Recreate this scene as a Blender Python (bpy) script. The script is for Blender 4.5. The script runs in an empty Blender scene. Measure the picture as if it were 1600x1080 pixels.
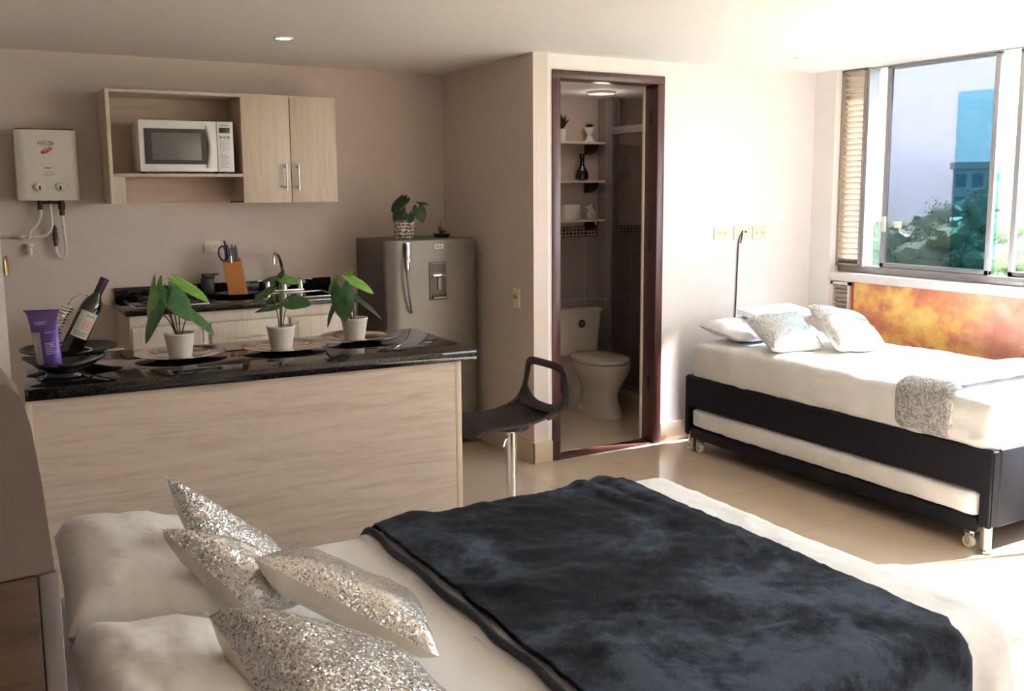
import bpy, bmesh, math, random
from mathutils import Vector, Matrix, noise as mnoise

# ------------------------------------------------------------------ camera, world, sun, exposure
S = bpy.context.scene
COL = S.collection
R = math.radians
PI = math.pi
EYE = 1.65
YAW, PITCH, ROLL = R(29.7234), R(7.69976), R(-0.393264)
FPX, CY = 1485.389, 497.885
fw = Vector((math.sin(YAW)*math.cos(PITCH), math.cos(YAW)*math.cos(PITCH), -math.sin(PITCH)))
rt = Vector((math.cos(YAW), -math.sin(YAW), 0))
up = rt.cross(fw)
rt2 = rt*math.cos(ROLL) + up*math.sin(ROLL)
up2 = -rt*math.sin(ROLL) + up*math.cos(ROLL)
cam = bpy.data.cameras.new('camera')
cam.sensor_width = 36.0
cam.lens = 36.0*FPX/1600.0
cam.shift_y = (CY-540.0)/1600.0
cam.clip_start = 0.02
cam.clip_end = 2000
camo = bpy.data.objects.new('camera', cam)
COL.objects.link(camo)
mw = Matrix((rt2, up2, -fw)).transposed().to_4x4()
mw.translation = Vector((0, 0, EYE))
camo.matrix_world = mw
S.camera = camo

W = bpy.data.worlds.new('sky')
S.world = W
W.use_nodes = True
wn = W.node_tree
wn.nodes.clear()
wo = wn.nodes.new('ShaderNodeOutputWorld')
wb = wn.nodes.new('ShaderNodeBackground')
wr = wn.nodes.new('ShaderNodeValToRGB')
wt = wn.nodes.new('ShaderNodeTexCoord')
ws = wn.nodes.new('ShaderNodeSeparateXYZ')
wn.links.new(wt.outputs['Generated'], ws.inputs[0])
wn.links.new(ws.outputs['Z'], wr.inputs[0])
wr.color_ramp.elements[0].position = 0.0
wr.color_ramp.elements[0].color = (0.90, 0.90, 0.96, 1)
wr.color_ramp.elements[1].position = 0.6
wr.color_ramp.elements[1].color = (0.62, 0.78, 0.98, 1)
wn.links.new(wr.outputs[0], wb.inputs[0])
wb.inputs[1].default_value = 7.0
wn.links.new(wb.outputs[0], wo.inputs[0])

SUN = bpy.data.lights.new('sun', 'SUN')
SUN.energy = 60.0
SUN.angle = R(2.0)
SUN.color = (1.0, 0.93, 0.91)
suno = bpy.data.objects.new('sun', SUN)
COL.objects.link(suno)
suno.location = (12, -6, 14)
_el, _az = R(47), R(-17)          # elevation, azimuth from +X towards +Y
_d = Vector((math.cos(_el)*math.cos(_az), math.cos(_el)*math.sin(_az), math.sin(_el)))
suno.rotation_euler = _d.to_track_quat('Z', 'Y').to_euler()

# the window strip lets the sky in; the portal only guides sky sampling, it emits nothing
PL = bpy.data.lights.new('window_portal', 'AREA')
PL.shape = 'RECTANGLE'
PL.size = 1.4
PL.size_y = 5.9
PL.cycles.is_portal = True
plo = bpy.data.objects.new('window_portal', PL)
COL.objects.link(plo)
plo.location = (5.37, 1.70, 1.75)
plo.rotation_euler = (0, R(90), 0)

S.view_settings.view_transform = 'Standard'
S.view_settings.look = 'None'
S.view_settings.gamma = 1.0
S.view_settings.exposure = 0.62
S.view_settings.use_curve_mapping = False
S.cycles.use_denoising = True
S.cycles.max_bounces = 12
S.cycles.diffuse_bounces = 7
S.cycles.transparent_max_bounces = 24
S.cycles.sample_clamp_indirect = 8.0
S.cycles.caustics_reflective = False
S.cycles.caustics_refractive = False

random.seed(7)

# ------------------------------------------------------------------ materials
class NT:
    def __init__(self, name):
        self.m = bpy.data.materials.new(name)
        self.m.use_nodes = True
        self.t = self.m.node_tree
        self.t.nodes.clear()
        self.out = self.n('ShaderNodeOutputMaterial')
    def n(self, t, **kw):
        nd = self.t.nodes.new(t)
        for k, v in kw.items():
            if isinstance(v, (int, float, tuple)) and k in nd.inputs.keys():
                nd.inputs[k].default_value = v
            else:
                setattr(nd, k, v)
        return nd
    def l(self, a, b):
        self.t.links.new(a, b)
    def pbsdf(self, col=(.8, .8, .8), rough=.5, metal=0., spec=.5, **kw):
        p = self.n('ShaderNodeBsdfPrincipled')
        p.inputs['Base Color'].default_value = (*col, 1)
        p.inputs['Roughness'].default_value = rough
        p.inputs['Metallic'].default_value = metal
        p.inputs['Specular IOR Level'].default_value = spec
        for k, v in kw.items():
            p.inputs[k].default_value = v
        self.l(p.outputs[0], self.out.inputs[0])
        self.p = p
        return p
    def coord(self, scale=(1, 1, 1), loc=(0, 0, 0), world=False):
        mp = self.n('ShaderNodeMapping')
        if world:
            g = self.n('ShaderNodeNewGeometry')
            self.l(g.outputs['Position'], mp.inputs[0])
        else:
            c = self.n('ShaderNodeTexCoord')
            self.l(c.outputs['Object'], mp.inputs[0])
        mp.inputs['Scale'].default_value = scale
        mp.inputs['Location'].default_value = loc
        return mp.outputs[0]
    def noise(self, vec, scale=5, detail=4, rough=.55, dist=0):
        x = self.n('ShaderNodeTexNoise')
        self.l(vec, x.inputs['Vector'])
        x.inputs['Scale'].default_value = scale
        x.inputs['Detail'].default_value = detail
        x.inputs['Roughness'].default_value = rough
        x.inputs['Distortion'].default_value = dist
        return x.outputs['Fac']
    def ramp(self, fac, stops):
        r = self.n('ShaderNodeValToRGB')
        e = r.color_ramp.elements
        while len(e) < len(stops):
            e.new(.5)
        for i, (p, c) in enumerate(stops):
            e[i].position = p
            e[i].color = (*c, 1)
        self.l(fac, r.inputs[0])
        return r.outputs[0]
    def bump(self, h, strength=.2, dist=.01):
        b = self.n('ShaderNodeBump')
        b.inputs['Strength'].default_value = strength
        b.inputs['Distance'].default_value = dist
        self.l(h, b.inputs['Height'])
        self.l(b.outputs[0], self.p.inputs['Normal'])
        return b

def plain(name, col, rough=.5, metal=0., spec=.5, var=.06, bump=0., bscale=60., **kw):
    t = NT(name)
    t.pbsdf(col, rough, metal, spec, **kw)
    v = t.coord()
    f = t.noise(v, 9, 3)
    lo = tuple(max(0, c*(1-var)) for c in col)
    hi = tuple(min(1, c*(1+var)) for c in col)
    t.l(t.ramp(f, [(.3, lo), (.7, hi)]), t.p.inputs['Base Color'])
    if bump:
        t.bump(t.noise(v, bscale, 4), bump, .004)
    return t.m

def wood(name, c1, c2, axis='x', rough=.45, scale=1.0, knots=True):
    t = NT(name)
    t.pbsdf(c1, rough)
    sc = {'x': (1.2, 14, 14), 'y': (14, 1.2, 14), 'z': (14, 14, 1.2)}[axis]
    v = t.coord(tuple(s*scale for s in sc))
    f = t.noise(v, 2.2, 8, .62, .9)
    g = t.noise(v, 9, 5, .7, .3)
    mx = t.n('ShaderNodeMath', operation='MULTIPLY_ADD')
    t.l(g, mx.inputs[0])
    mx.inputs[1].default_value = .35
    t.l(f, mx.inputs[2])
    mid = tuple((a+b)/2 for a, b in zip(c1, c2))
    col = t.ramp(mx.outputs[0], [(.42, c2), (.56, mid), (.74, c1)])
    t.l(col, t.p.inputs['Base Color'])
    t.bump(mx.outputs[0], .08, .003)
    return t.m

def m_floor():
    t = NT('porcelain_floor_tile')
    t.pbsdf((.6, .5, .38), .12, spec=.5)
    v = t.coord(loc=(-2.74, -4.35, 0), world=True)
    b = t.n('ShaderNodeTexBrick')
    b.offset = 0
    t.l(v, b.inputs['Vector'])
    for k, x in (('Scale', 1.0), ('Mortar Size', .0016), ('Brick Width', .6), ('Row Height', .6), ('Mortar Smooth', .1), ('Bias', 0.)):
        b.inputs[k].default_value = x
    b.inputs['Color1'].default_value = (.58, .47, .37, 1)
    b.inputs['Color2'].default_value = (.56, .455, .36, 1)
    b.inputs['Mortar'].default_value = (.36, .28, .21, 1)
    f = t.noise(t.coord(world=True), 3, 5)
    mix = t.n('ShaderNodeMixRGB', blend_type='MULTIPLY')
    mix.inputs[0].default_value = .35
    t.l(b.outputs['Color'], mix.inputs[1])
    t.l(t.ramp(f, [(.3, (.86, .86, .86)), (.7, (1, 1, 1))]), mix.inputs[2])
    t.l(mix.outputs[0], t.p.inputs['Base Color'])
    return t.m

def m_tile(name, c1, c2, grout, w, h, mortar, rough=.25, axes='xz'):
    t = NT(name)
    t.pbsdf(c1, rough)
    g = t.n('ShaderNodeNewGeometry')
    s = t.n('ShaderNodeSeparateXYZ')
    c = t.n('ShaderNodeCombineXYZ')
    t.l(g.outputs['Position'], s.inputs[0])
    ad = t.n('ShaderNodeMath', operation='ADD')
    t.l(s.outputs['X'], ad.inputs[0])
    t.l(s.outputs['Y'], ad.inputs[1])
    t.l(ad.outputs[0], c.inputs[0])
    t.l(s.outputs['Z'], c.inputs[1])
    b = t.n('ShaderNodeTexBrick')
    b.offset = 0
    t.l(c.outputs[0], b.inputs['Vector'])
    for k, x in (('Scale', 1.0), ('Mortar Size', mortar), ('Brick Width', w), ('Row Height', h), ('Mortar Smooth', .1), ('Bias', 0.)):
        b.inputs[k].default_value = x
    b.inputs['Color1'].default_value = (*c1, 1)
    b.inputs['Color2'].default_value = (*c2, 1)
    b.inputs['Mortar'].default_value = (*grout, 1)
    t.l(b.outputs['Color'], t.p.inputs['Base Color'])
    return t.m

def m_granite():
    t = NT('black_granite')
    t.pbsdf((.01, .009, .009), .04, spec=.55)
    v = t.coord(world=True)
    vo = t.n('ShaderNodeTexVoronoi')
    vo.inputs['Scale'].default_value = 240
    t.l(v, vo.inputs['Vector'])
    f = t.noise(v, 90, 3)
    mu = t.n('ShaderNodeMath', operation='MULTIPLY')
    t.l(vo.outputs['Distance'], mu.inputs[0])
    t.l(f, mu.inputs[1])
    t.l(t.ramp(mu.outputs[0], [(.1, (.007, .006, .006)), (.36, (.014, .011, .01)), (.5, (.06, .05, .045))]), t.p.inputs['Base Color'])
    return t.m

def m_sequin(name, c1, c2, scale=165, tilt=.9, flat=.0):
    t = NT(name)
    t.pbsdf(c1, .28, .85)
    v = t.coord()
    vo = t.n('ShaderNodeTexVoronoi')
    vo.inputs['Scale'].default_value = scale
    t.l(v, vo.inputs['Vector'])
    g = t.n('ShaderNodeNewGeometry')
    sub = t.n('ShaderNodeVectorMath', operation='SUBTRACT')
    t.l(vo.outputs['Color'], sub.inputs[0])
    sub.inputs[1].default_value = (.5, .5, .5)
    sc = t.n('ShaderNodeVectorMath', operation='SCALE')
    t.l(sub.outputs[0], sc.inputs[0])
    sc.inputs['Scale'].default_value = tilt
    if flat:                                   # patches where the sequins lie smooth
        fz = t.noise(v, 9, 2)
        rm = t.n('ShaderNodeMapRange')
        rm.inputs['From Min'].default_value = .42
        rm.inputs['From Max'].default_value = .55
        rm.inputs['To Min'].default_value = tilt
        rm.inputs['To Max'].default_value = tilt*.25
        t.l(fz, rm.inputs['Value'])
        t.l(rm.outputs[0], sc.inputs['Scale'])
    ad = t.n('ShaderNodeVectorMath', operation='ADD')
    t.l(g.outputs['Normal'], ad.inputs[0])
    t.l(sc.outputs[0], ad.inputs[1])
    nm = t.n('ShaderNodeVectorMath', operation='NORMALIZE')
    t.l(ad.outputs[0], nm.inputs[0])
    t.l(nm.outputs[0], t.p.inputs['Normal'])
    sx = t.n('ShaderNodeSeparateXYZ')
    t.l(vo.outputs['Color'], sx.inputs[0])
    t.l(t.ramp(sx.outputs['Y'], [(.0, c2), (.35, c1), (1.0, tuple(min(1, c*1.12) for c in c1))]), t.p.inputs['Base Color'])
    return t.m

def m_fleece():
    t = NT('navy_fleece')
    t.pbsdf((.02, .022, .03), .9, spec=.1)
    t.p.inputs['Sheen Weight'].default_value = .07
    t.p.inputs['Sheen Roughness'].default_value = .35
    t.p.inputs['Sheen Tint'].default_value = (.45, .55, .72, 1)
    v = t.coord()
    a = t.noise(v, 2.6, 6, .6, .35)
    b = t.noise(v, 30, 5, .7)
    mx = t.n('ShaderNodeMath', operation='MULTIPLY_ADD')
    t.l(b, mx.inputs[0])
    mx.inputs[1].default_value = .22
    t.l(a, mx.inputs[2])
    t.l(t.ramp(mx.outputs[0], [(.50, (.009, .009, .012)), (.60, (.016, .0165, .022)), (.622, (.022, .0255, .035)), (.66, (.031, .039, .054)), (.73, (.062, .083, .115))]), t.p.inputs['Base Color'])
    t.bump(t.noise(v, 120, 5, .75), .8, .005)
    return t.m

def m_cloth(name, col, rough=.75, sheen=.2, wr=.25, scale=9, fine=300):
    t = NT(name)
    t.pbsdf(col, rough, spec=.3)
    t.p.inputs['Sheen Weight'].default_value = sheen
    v = t.coord()
    f = t.noise(v, scale, 2.0, .45, .25)
    g = t.noise(v, fine, 2)
    mx = t.n('ShaderNodeMath', operation='MULTIPLY_ADD')
    t.l(g, mx.inputs[0])
    mx.inputs[1].default_value = .03
    t.l(f, mx.inputs[2])
    lo = tuple(c*.96 for c in col)
    t.l(t.ramp(f, [(.3, lo), (.7, col)]), t.p.inputs['Base Color'])
    t.bump(mx.outputs[0], wr, .03)
    return t.m

def m_damask():
    t = NT('silver_damask')
    t.pbsdf((.34, .34, .35), .45, .25)
    v = t.coord()
    a = t.noise(v, 26, 4, .6, 3.5)
    t.l(t.ramp(a, [(.42, (.24, .24, .25)), (.5, (.42, .42, .43)), (.56, (.58, .58, .59))]), t.p.inputs['Base Color'])
    t.bump(a, .5, .006)
    return t.m

def m_metal(name, col, rough=.12, metal=1.0):
    t = NT(name)
    t.pbsdf(col, rough, metal)
    v = t.coord((1, 1, 1))
    t.l(t.ramp(t.noise(v, 30, 3), [(.3, (rough*.8,)*3), (.7, (rough*1.2,)*3)]), t.p.inputs['Roughness'])
    return t.m

def m_glass(name, tint, gloss=.08):
    t = NT(name)
    tr = t.n('ShaderNodeBsdfTransparent')
    tr.inputs[0].default_value = (*tint, 1)
    gl = t.n('ShaderNodeBsdfGlossy')
    gl.inputs['Roughness'].default_value = .01
    fr = t.n('ShaderNodeLayerWeight')
    fr.inputs['Blend'].default_value = .25
    mm = t.n('ShaderNodeMath', operation='MULTIPLY')
    t.l(fr.outputs['Facing'], mm.inputs[0])
    mm.inputs[1].default_value = gloss*2
    mx = t.n('ShaderNodeMixShader')
    t.l(mm.outputs[0], mx.inputs[0])
    t.l(tr.outputs[0], mx.inputs[1])
    t.l(gl.outputs[0], mx.inputs[2])
    t.l(mx.outputs[0], t.out.inputs[0])
    return t.m

def m_emit(name, col, s):
    t = NT(name)
    e = t.n('ShaderNodeEmission')
    e.inputs[0].default_value = (*col, 1)
    e.inputs[1].default_value = s
    t.l(e.outputs[0], t.out.inputs[0])
    return t.m

def m_leaf(name, c1, c2, vein=True):
    t = NT(name)
    t.pbsdf(c1, .38, spec=.5)
    v = t.coord()
    t.l(t.ramp(t.noise(v, 25, 3), [(.35, c1), (.68, c2)]), t.p.inputs['Base Color'])
    t.bump(t.noise(v, 60, 3), .15, .004)
    return t.m

def m_painting():
    t = NT('autumn_painting')
    t.pbsdf((.8, .4, .2), .5)
    v = t.coord((1, 1, 1.25))
    a = t.noise(v, 3.4, 9, .62, .15)
    g = t.n('ShaderNodeSeparateXYZ')
    t.l(v, g.inputs[0])
    yl = t.ramp(a, [(.36, (.50, .15, .08)), (.46, (.66, .25, .11)), (.53, (.84, .46, .12)), (.62, (.90, .66, .20))])
    pk = t.ramp(t.noise(v, 5, 9, .65, .2), [(.35, (.50, .17, .12)), (.55, (.66, .32, .22)), (.7, (.76, .50, .36))])
    mx = t.n('ShaderNodeMixRGB')
    mr = t.n('ShaderNodeMapRange')
    mr.inputs['From Min'].default_value = -.75
    mr.inputs['From Max'].default_value = -1.05
    t.l(g.outputs['Y'], mr.inputs['Value'])
    t.l(mr.outputs[0], mx.inputs[0])
    t.l(yl, mx.inputs[1])
    t.l(pk, mx.inputs[2])
    t.l(mx.outputs[0], t.p.inputs['Base Color'])
    return t.m

MT = {}
MT['wall'] = plain('cream_wall_paint', (.82, .76, .73), .7, var=.015, bump=.04, bscale=220)
MT['kwall'] = plain('shaded_kitchen_paint', (.63, .535, .475), .7, var=.015, bump=.04, bscale=220)  # cream wall paint darkened: the kitchen's shade is put into the colour
MT['ceil'] = plain('white_ceiling_paint', (.88, .835, .81), .75, var=.01)
MT['floor'] = m_floor()
MT['base'] = plain('beige_tile_skirting', (.60, .485, .37), .2, var=.03)
MT['wood'] = wood('pale_oak_board', (.62, .52, .43), (.44, .35, .27), 'x')
MT['woodz'] = wood('pale_oak_door', (.64, .53, .42), (.52, .42, .33), 'z')
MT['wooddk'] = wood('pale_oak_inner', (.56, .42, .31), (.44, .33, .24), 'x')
MT['woodfr'] = wood('whitewashed_front', (.66, .58, .48), (.55, .47, .37), 'z')
MT['mahog'] = wood('mahogany_frame', (.085, .03, .028), (.035, .012, .012), 'z', .3)
MT['granite'] = m_granite()
MT['chrome'] = m_metal('chrome', (.86, .85, .84), .06)
MT['steel'] = m_metal('brushed_steel', (.62, .58, .53), .3)
MT['alu'] = m_metal('aluminium_frame', (.30, .285, .29), .4, .5)
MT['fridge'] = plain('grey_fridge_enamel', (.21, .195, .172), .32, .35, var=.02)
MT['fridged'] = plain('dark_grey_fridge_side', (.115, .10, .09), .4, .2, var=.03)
MT['white'] = plain('white_enamel', (.80, .79, .77), .3, var=.01)
MT['cream'] = plain('cream_enamel', (.70, .66, .575), .35, var=.01)
MT['ivory'] = plain('ivory_plastic', (.78, .70, .56), .4, var=.01)
MT['porcelain'] = plain('bone_porcelain', (.60, .54, .48), .08, var=.01)
MT['black'] = plain('black_plastic', (.012, .011, .012), .35, var=.1)
MT['seat'] = plain('black_moulded_seat', (.017, .014, .014), .42, var=.1)
MT['gloss'] = plain('black_gloss', (.008, .007, .009), .08, var=.1)
MT['dark'] = plain('dark_screen', (.02, .018, .017), .15, var=.05)
MT['screen'] = plain('oven_window_mesh', (.14, .13, .12), .25, var=.05)
MT['leather'] = plain('black_leatherette', (.006, .0065, .012), .55, spec=.28, var=.15, bump=.12, bscale=300)
MT['head'] = plain('taupe_upholstery', (.125, .093, .083), .48, var=.1, bump=.1, bscale=14)
MT['headedge'] = plain('slate_leatherette', (.13, .12, .118), .36, var=.08)
MT['brown'] = wood('glossy_brown_board', (.062, .028, .012), (.018, .009, .006), 'x', .22)
MT['sheet'] = m_cloth('white_cotton', (.83, .83, .84), .8, .15, .5, 8)
MT['satin'] = m_cloth('white_satin', (.82, .80, .785), .42, .2, .5, 10)
MT['satinb'] = m_cloth('cream_satin', (.78, .71, .61), .4, .2, .25, 12)
MT['fleece'] = m_fleece()
MT['hem'] = plain('navy_hem', (.010, .011, .016), .8, bump=.4, bscale=200)
MT['seq'] = m_sequin('silver_sequins', (.78, .775, .77), (.14, .13, .125), 300, 1.1)
MT['seqflat'] = m_sequin('brushed_sequins', (.80, .785, .765), (.24, .22, .20), 240, 1.0, .8)
MT['damask'] = m_damask()
MT['silverplate'] = m_metal('silver_charger', (.74, .64, .60), .1)
MT['pot'] = wood('white_ribbed_pot', (.78, .73, .66), (.60, .53, .45), 'z', .5)
MT['soil'] = plain('soil', (.04, .03, .02), .9)
MT['leaf'] = m_leaf('deep_green_leaf', (.022, .085, .022), (.05, .15, .03))
MT['leafb'] = m_leaf('bright_green_leaf', (.10, .26, .03), (.18, .36, .06))
MT['leafd'] = m_leaf('dark_leaf', (.014, .038, .016), (.03, .07, .03))
MT['stem'] = plain('green_stem', (.16, .18, .07), .5)
MT['stemb'] = plain('brown_stem', (.09, .05, .025), .5)
MT['orange'] = wood('orange_wood_block', (.56, .23, .055), (.44, .16, .035), 'z', .4)
MT['brass'] = m_metal('brass', (.70, .48, .16), .25)
MT['bronze'] = plain('dark_bronze_fitting', (.06, .04, .03), .4, .6)
MT['hose'] = plain('white_hose', (.72, .68, .62), .4)
MT['purple'] = plain('purple_foil', (.105, .06, .26), .22, .35, var=.3, bump=.5, bscale=40)
MT['lilac'] = plain('lilac_print', (.40, .34, .58), .35)
MT['greyprint'] = plain('grey_print', (.36, .36, .36), .5, var=.3)
MT['glassdk'] = plain('dark_bottle_glass', (.006, .008, .006), .04, spec=.7)
MT['foil'] = plain('plum_capsule', (.05, .022, .055), .3, .4)
MT['label'] = plain('bottle_label_paper', (.55, .53, .47), .6, var=.04)
MT['labelink'] = plain('label_orange_ink', (.62, .33, .2), .6)
MT['ink'] = plain('black_ink', (.03, .03, .03), .6)
MT['red'] = plain('red_enamel', (.55, .03, .03), .3)
MT['glass'] = m_glass('clear_glass', (.93, .97, .97), .06)
MT['tint'] = m_glass('smoked_glass', (.285, .30, .335), .05)
MT['film'] = m_glass('teal_solar_film', (.56, .84, .89), .05)
MT['halftint'] = m_glass('light_smoked_glass', (.66, .69, .72), .05)
MT['bglass'] = m_glass('shower_glass', (.86, .85, .84), .12)
MT['bath'] = m_tile('grey_bathroom_tile', (.34, .295, .265), (.31, .27, .245), (.52, .47, .42), .45, .8, .003)
MT['mosaic'] = m_tile('mosaic_band', (.07, .045, .036), (.16, .12, .095), (.58, .52, .46), .034, .026, .003)
MT['bpaint'] = plain('bathroom_paint', (.66, .56, .50), .7, var=.01)
MT['slat'] = plain('cream_louvre', (.50, .43, .34), .45)
MT['louvframe'] = plain('taupe_louvre_frame', (.26, .21, .18), .45)
MT['sill'] = plain('white_sill', (.76, .71, .68), .4, var=.02)
MT['painting'] = m_painting()
MT['redtrim'] = plain('red_brown_edge', (.34, .06, .04), .5)
MT['lamp'] = m_emit('downlight_glow', (1, .95, .86), 3.0)
MT['lampoff'] = plain('downlight_lens', (.85, .83, .8), .3)
MT['tower'] = plain('teal_tower_glass', (.10, .22, .27), .3, var=.05)
MT['conc'] = plain('pale_concrete', (.42, .40, .39), .8, var=.08)
MT['brick'] = plain('distant_brick', (.34, .22, .17), .8, var=.1)
MT['ground'] = plain('city_ground', (.16, .19, .12), .9, var=.3)
MT['hill'] = plain('hazy_hill', (.17, .23, .24), 1.0, var=.1)
MT['tree'] = m_leaf('tree_foliage', (.12, .17, .09), (.25, .30, .17))
MT['bark'] = plain('bark', (.12, .09, .06), .9)
MT['cloth'] = m_cloth('hanging_towel', (.62, .57, .53), .85, .3, .2, 20)
MT['patpot'] = None
t = NT('patterned_pot'); t.pbsdf((.7, .6, .55), .45)
_v = t.coord((1, 1, 1)); _w = t.n('ShaderNodeTexWave'); _w.bands_direction = 'Z'
_w.inputs['Scale'].default_value = 14; _w.inputs['Distortion'].default_value = 6; _w.inputs['Detail'].default_value = 1
_w.inputs['Detail Scale'].default_value = 6
t.l(_v, _w.inputs['Vector']); t.l(t.ramp(_w.outputs['Fac'], [(.42, (.10, .055, .04)), (.55, (.72, .62, .56))]), t.p.inputs['Base Color'])
MT['patpot'] = t.m

# ------------------------------------------------------------------ mesh helpers
def nb():
    return bmesh.new()

def _merge(bm, tmp):
    me = bpy.data.meshes.new('tmp')
    tmp.to_mesh(me)
    tmp.free()
    bm.from_mesh(me)
    bpy.data.meshes.remove(me)

def bx(bm, x0, x1, y0, y1, z0, z1, bev=0., seg=2):
    t = bmesh.new()
    bmesh.ops.create_cube(t, size=1)
    for v in t.verts:
        v.co = Vector(((x0+x1)/2+v.co.x*(x1-x0), (y0+y1)/2+v.co.y*(y1-y0), (z0+z1)/2+v.co.z*(z1-z0)))
    if bev:
        bmesh.ops.bevel(t, geom=list(t.edges), offset=min(bev, abs(x1-x0)*.45, abs(y1-y0)*.45, abs(z1-z0)*.45), segments=seg, affect='EDGES', profile=.5)
    _merge(bm, t)
    return bm

def box(*a, **k):
    return bx(nb(), *a, **k)

def rings(bm, rs, closed=True, cap0=True, cap1=True):
    """skin a list of rings, each a list of points"""
    vr = [[bm.verts.new(p) for p in r] for r in rs]
    n = len(vr[0])
    for a, b in zip(vr[:-1], vr[1:]):
        for i in range(n if closed else n-1):
            j = (i+1) % n
            bm.faces.new((a[i], a[j], b[j], b[i]))
    if closed and cap0:
        bm.faces.new(list(reversed(vr[0])))
    if closed and cap1:
        bm.faces.new(vr[-1])
    bmesh.ops.recalc_face_normals(bm, faces=bm.faces)
    return bm

def lathe(bm, prof, cx=0, cy=0, cz=0, n=32, axis='z', cap=True):
    rs = []
    for r, z in prof:
        ring = []
        for i in range(n):
            a = 2*PI*i/n
            c, s = math.cos(a)*max(r, 1e-4), math.sin(a)*max(r, 1e-4)
            if axis == 'z':
                ring.append(Vector((cx+c, cy+s, cz+z)))
            elif axis == 'y':
                ring.append(Vector((cx+c, cy+z, cz+s)))
            else:
                ring.append(Vector((cx+z, cy+c, cz+s)))
        rs.append(ring)
    t = nb()
    rings(t, rs, True, cap, cap)
    _merge(bm, t)
    return bm

def spline(pts, k=8):
    P = [Vector(p) for p in pts]
    P = [P[0]*2-P[1]] + P + [P[-1]*2-P[-2]]
    out = []
    for i in range(1, len(P)-2):
        for j in range(k):
            u = j/k
            a, b, c, d = P[i-1], P[i], P[i+1], P[i+2]
            out.append(.5*((2*b)+(c-a)*u+(2*a-5*b+4*c-d)*u*u+(3*b-a-3*c+d)*u**3))
    out.append(P[-2])
    return out

def tube(bm, pts, r, n=10, smooth=8, flat=None, cap=True):
    """sweep along points; r a number or list; flat=(a,b,axis) gives an elliptic section with fixed axis"""
    P = spline(pts, smooth) if smooth else [Vector(p) for p in pts]
    rs = []
    prev = None
    N = len(P)
    for i, p in enumerate(P):
        tg = (P[min(i+1, N-1)]-P[max(i-1, 0)])
        if tg.length < 1e-9:
            tg = Vector((0, 0, 1))
        tg.normalize()
        if flat:
            s = Vector(flat[2]); s = (s-tg*s.dot(tg)).normalized()
        elif prev is None:
            s = tg.orthogonal().normalized()
        else:
            s = (prev-tg*prev.dot(tg)).normalized()
        prev = s
        b = tg.cross(s)
        rr = r if isinstance(r, (int, float)) else r[0]+(r[1]-r[0])*i/(N-1)
        ra, rb = (flat[0], flat[1]) if flat else (rr, rr)
        rs.append([p+s*math.cos(2*PI*j/n)*ra+b*math.sin(2*PI*j/n)*rb for j in range(n)])
    t = nb()
    rings(t, rs, True, cap, cap)
    _merge(bm, t)
    return bm

def fbm(p, s=1., o=3, seed=0.):
    return mnoise.fractal(Vector((p[0]*s+seed, p[1]*s-seed*.7, p[2]*s+seed*.3)), 1.0, 2.0, o)

def softbox(x0, x1, y0, y1, z0, z1, r, n=(20, 20, 8), amp=0., sc=4., seed=0., crown=0., bottom=True):
    """rounded, puffy box with wrinkles: mattresses, sheets, pads"""
    bm = nb()
    C = Vector(((x0+x1)/2, (y0+y1)/2, (z0+z1)/2))
    H = Vector(((x1-x0)/2, (y1-y0)/2, (z1-z0)/2))
    cache = {}
    def vert(i, j, k):
        key = (i, j, k)
        if key in cache:
            return cache[key]
        p = Vector((-1+2*i/n[0], -1+2*j/n[1], -1+2*k/n[2]))
        q = Vector((p.x*H.x, p.y*H.y, p.z*H.z))
        inn = Vector((max(-H.x+r, min(H.x-r, q.x)), max(-H.y+r, min(H.y-r, q.y)), max(-H.z+r, min(H.z-r, q.z))))
        d = q-inn
        if d.length > 1e-7:
            d.normalize()
            q = inn+d*r
        else:
            d = Vector((0, 0, 1))
        w = C+q
        if amp:
            w = w+d*amp*fbm(w, sc, 3, seed)
        if crown and k > 0:
            w.z += crown*(1-p.x**4)*(1-p.y**4)*(k/n[2])
        cache[key] = bm.verts.new(w)
        return cache[key]
    def quad(a, b, c, d):
        bm.faces.new((vert(*a), vert(*b), vert(*c), vert(*d)))
    for i in range(n[0]):
        for j in range(n[1]):
            quad((i, j, n[2]), (i+1, j, n[2]), (i+1, j+1, n[2]), (i, j+1, n[2]))
            if bottom:
                quad((i, j, 0), (i, j+1, 0), (i+1, j+1, 0), (i+1, j, 0))
    for i in range(n[0]):
        for k in range(n[2]):
            quad((i, 0, k), (i+1, 0, k), (i+1, 0, k+1), (i, 0, k+1))
            quad((i, n[1], k), (i, n[1], k+1), (i+1, n[1], k+1), (i+1, n[1], k))
    for j in range(n[1]):
        for k in range(n[2]):
            quad((0, j, k), (0, j, k+1), (0, j+1, k+1), (0, j+1, k))
            quad((n[0], j, k), (n[0], j+1, k), (n[0], j+1, k+1), (n[0], j, k+1))
    bmesh.ops.recalc_face_normals(bm, faces=bm.faces)
    return bm

def obj(name, bm, mat, parent=None, label=None, sharp=38, loc=None):
    me = bpy.data.meshes.new(name)
    ca = math.cos(R(sharp))
    bm.normal_update()
    for e in bm.edges:
        if len(e.link_faces) == 2:
            e.smooth = e.link_faces[0].normal.dot(e.link_faces[1].normal) > ca
    for f in bm.faces:
        f.smooth = True
    bm.to_mesh(me)
    bm.free()
    me.materials.append(mat)
    o = bpy.data.objects.new(name, me)
    COL.objects.link(o)
    if parent is not None:
        o.parent = parent
    if loc is not None:
        o.location = loc
    if label:
        o['label'] = label
    return o

def tag(o, label, cat, group=None, kind=None):
    o['label'] = label
    o['category'] = cat
    if group:
        o['group'] = group
    if kind:
        o['kind'] = kind
    return o

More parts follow.
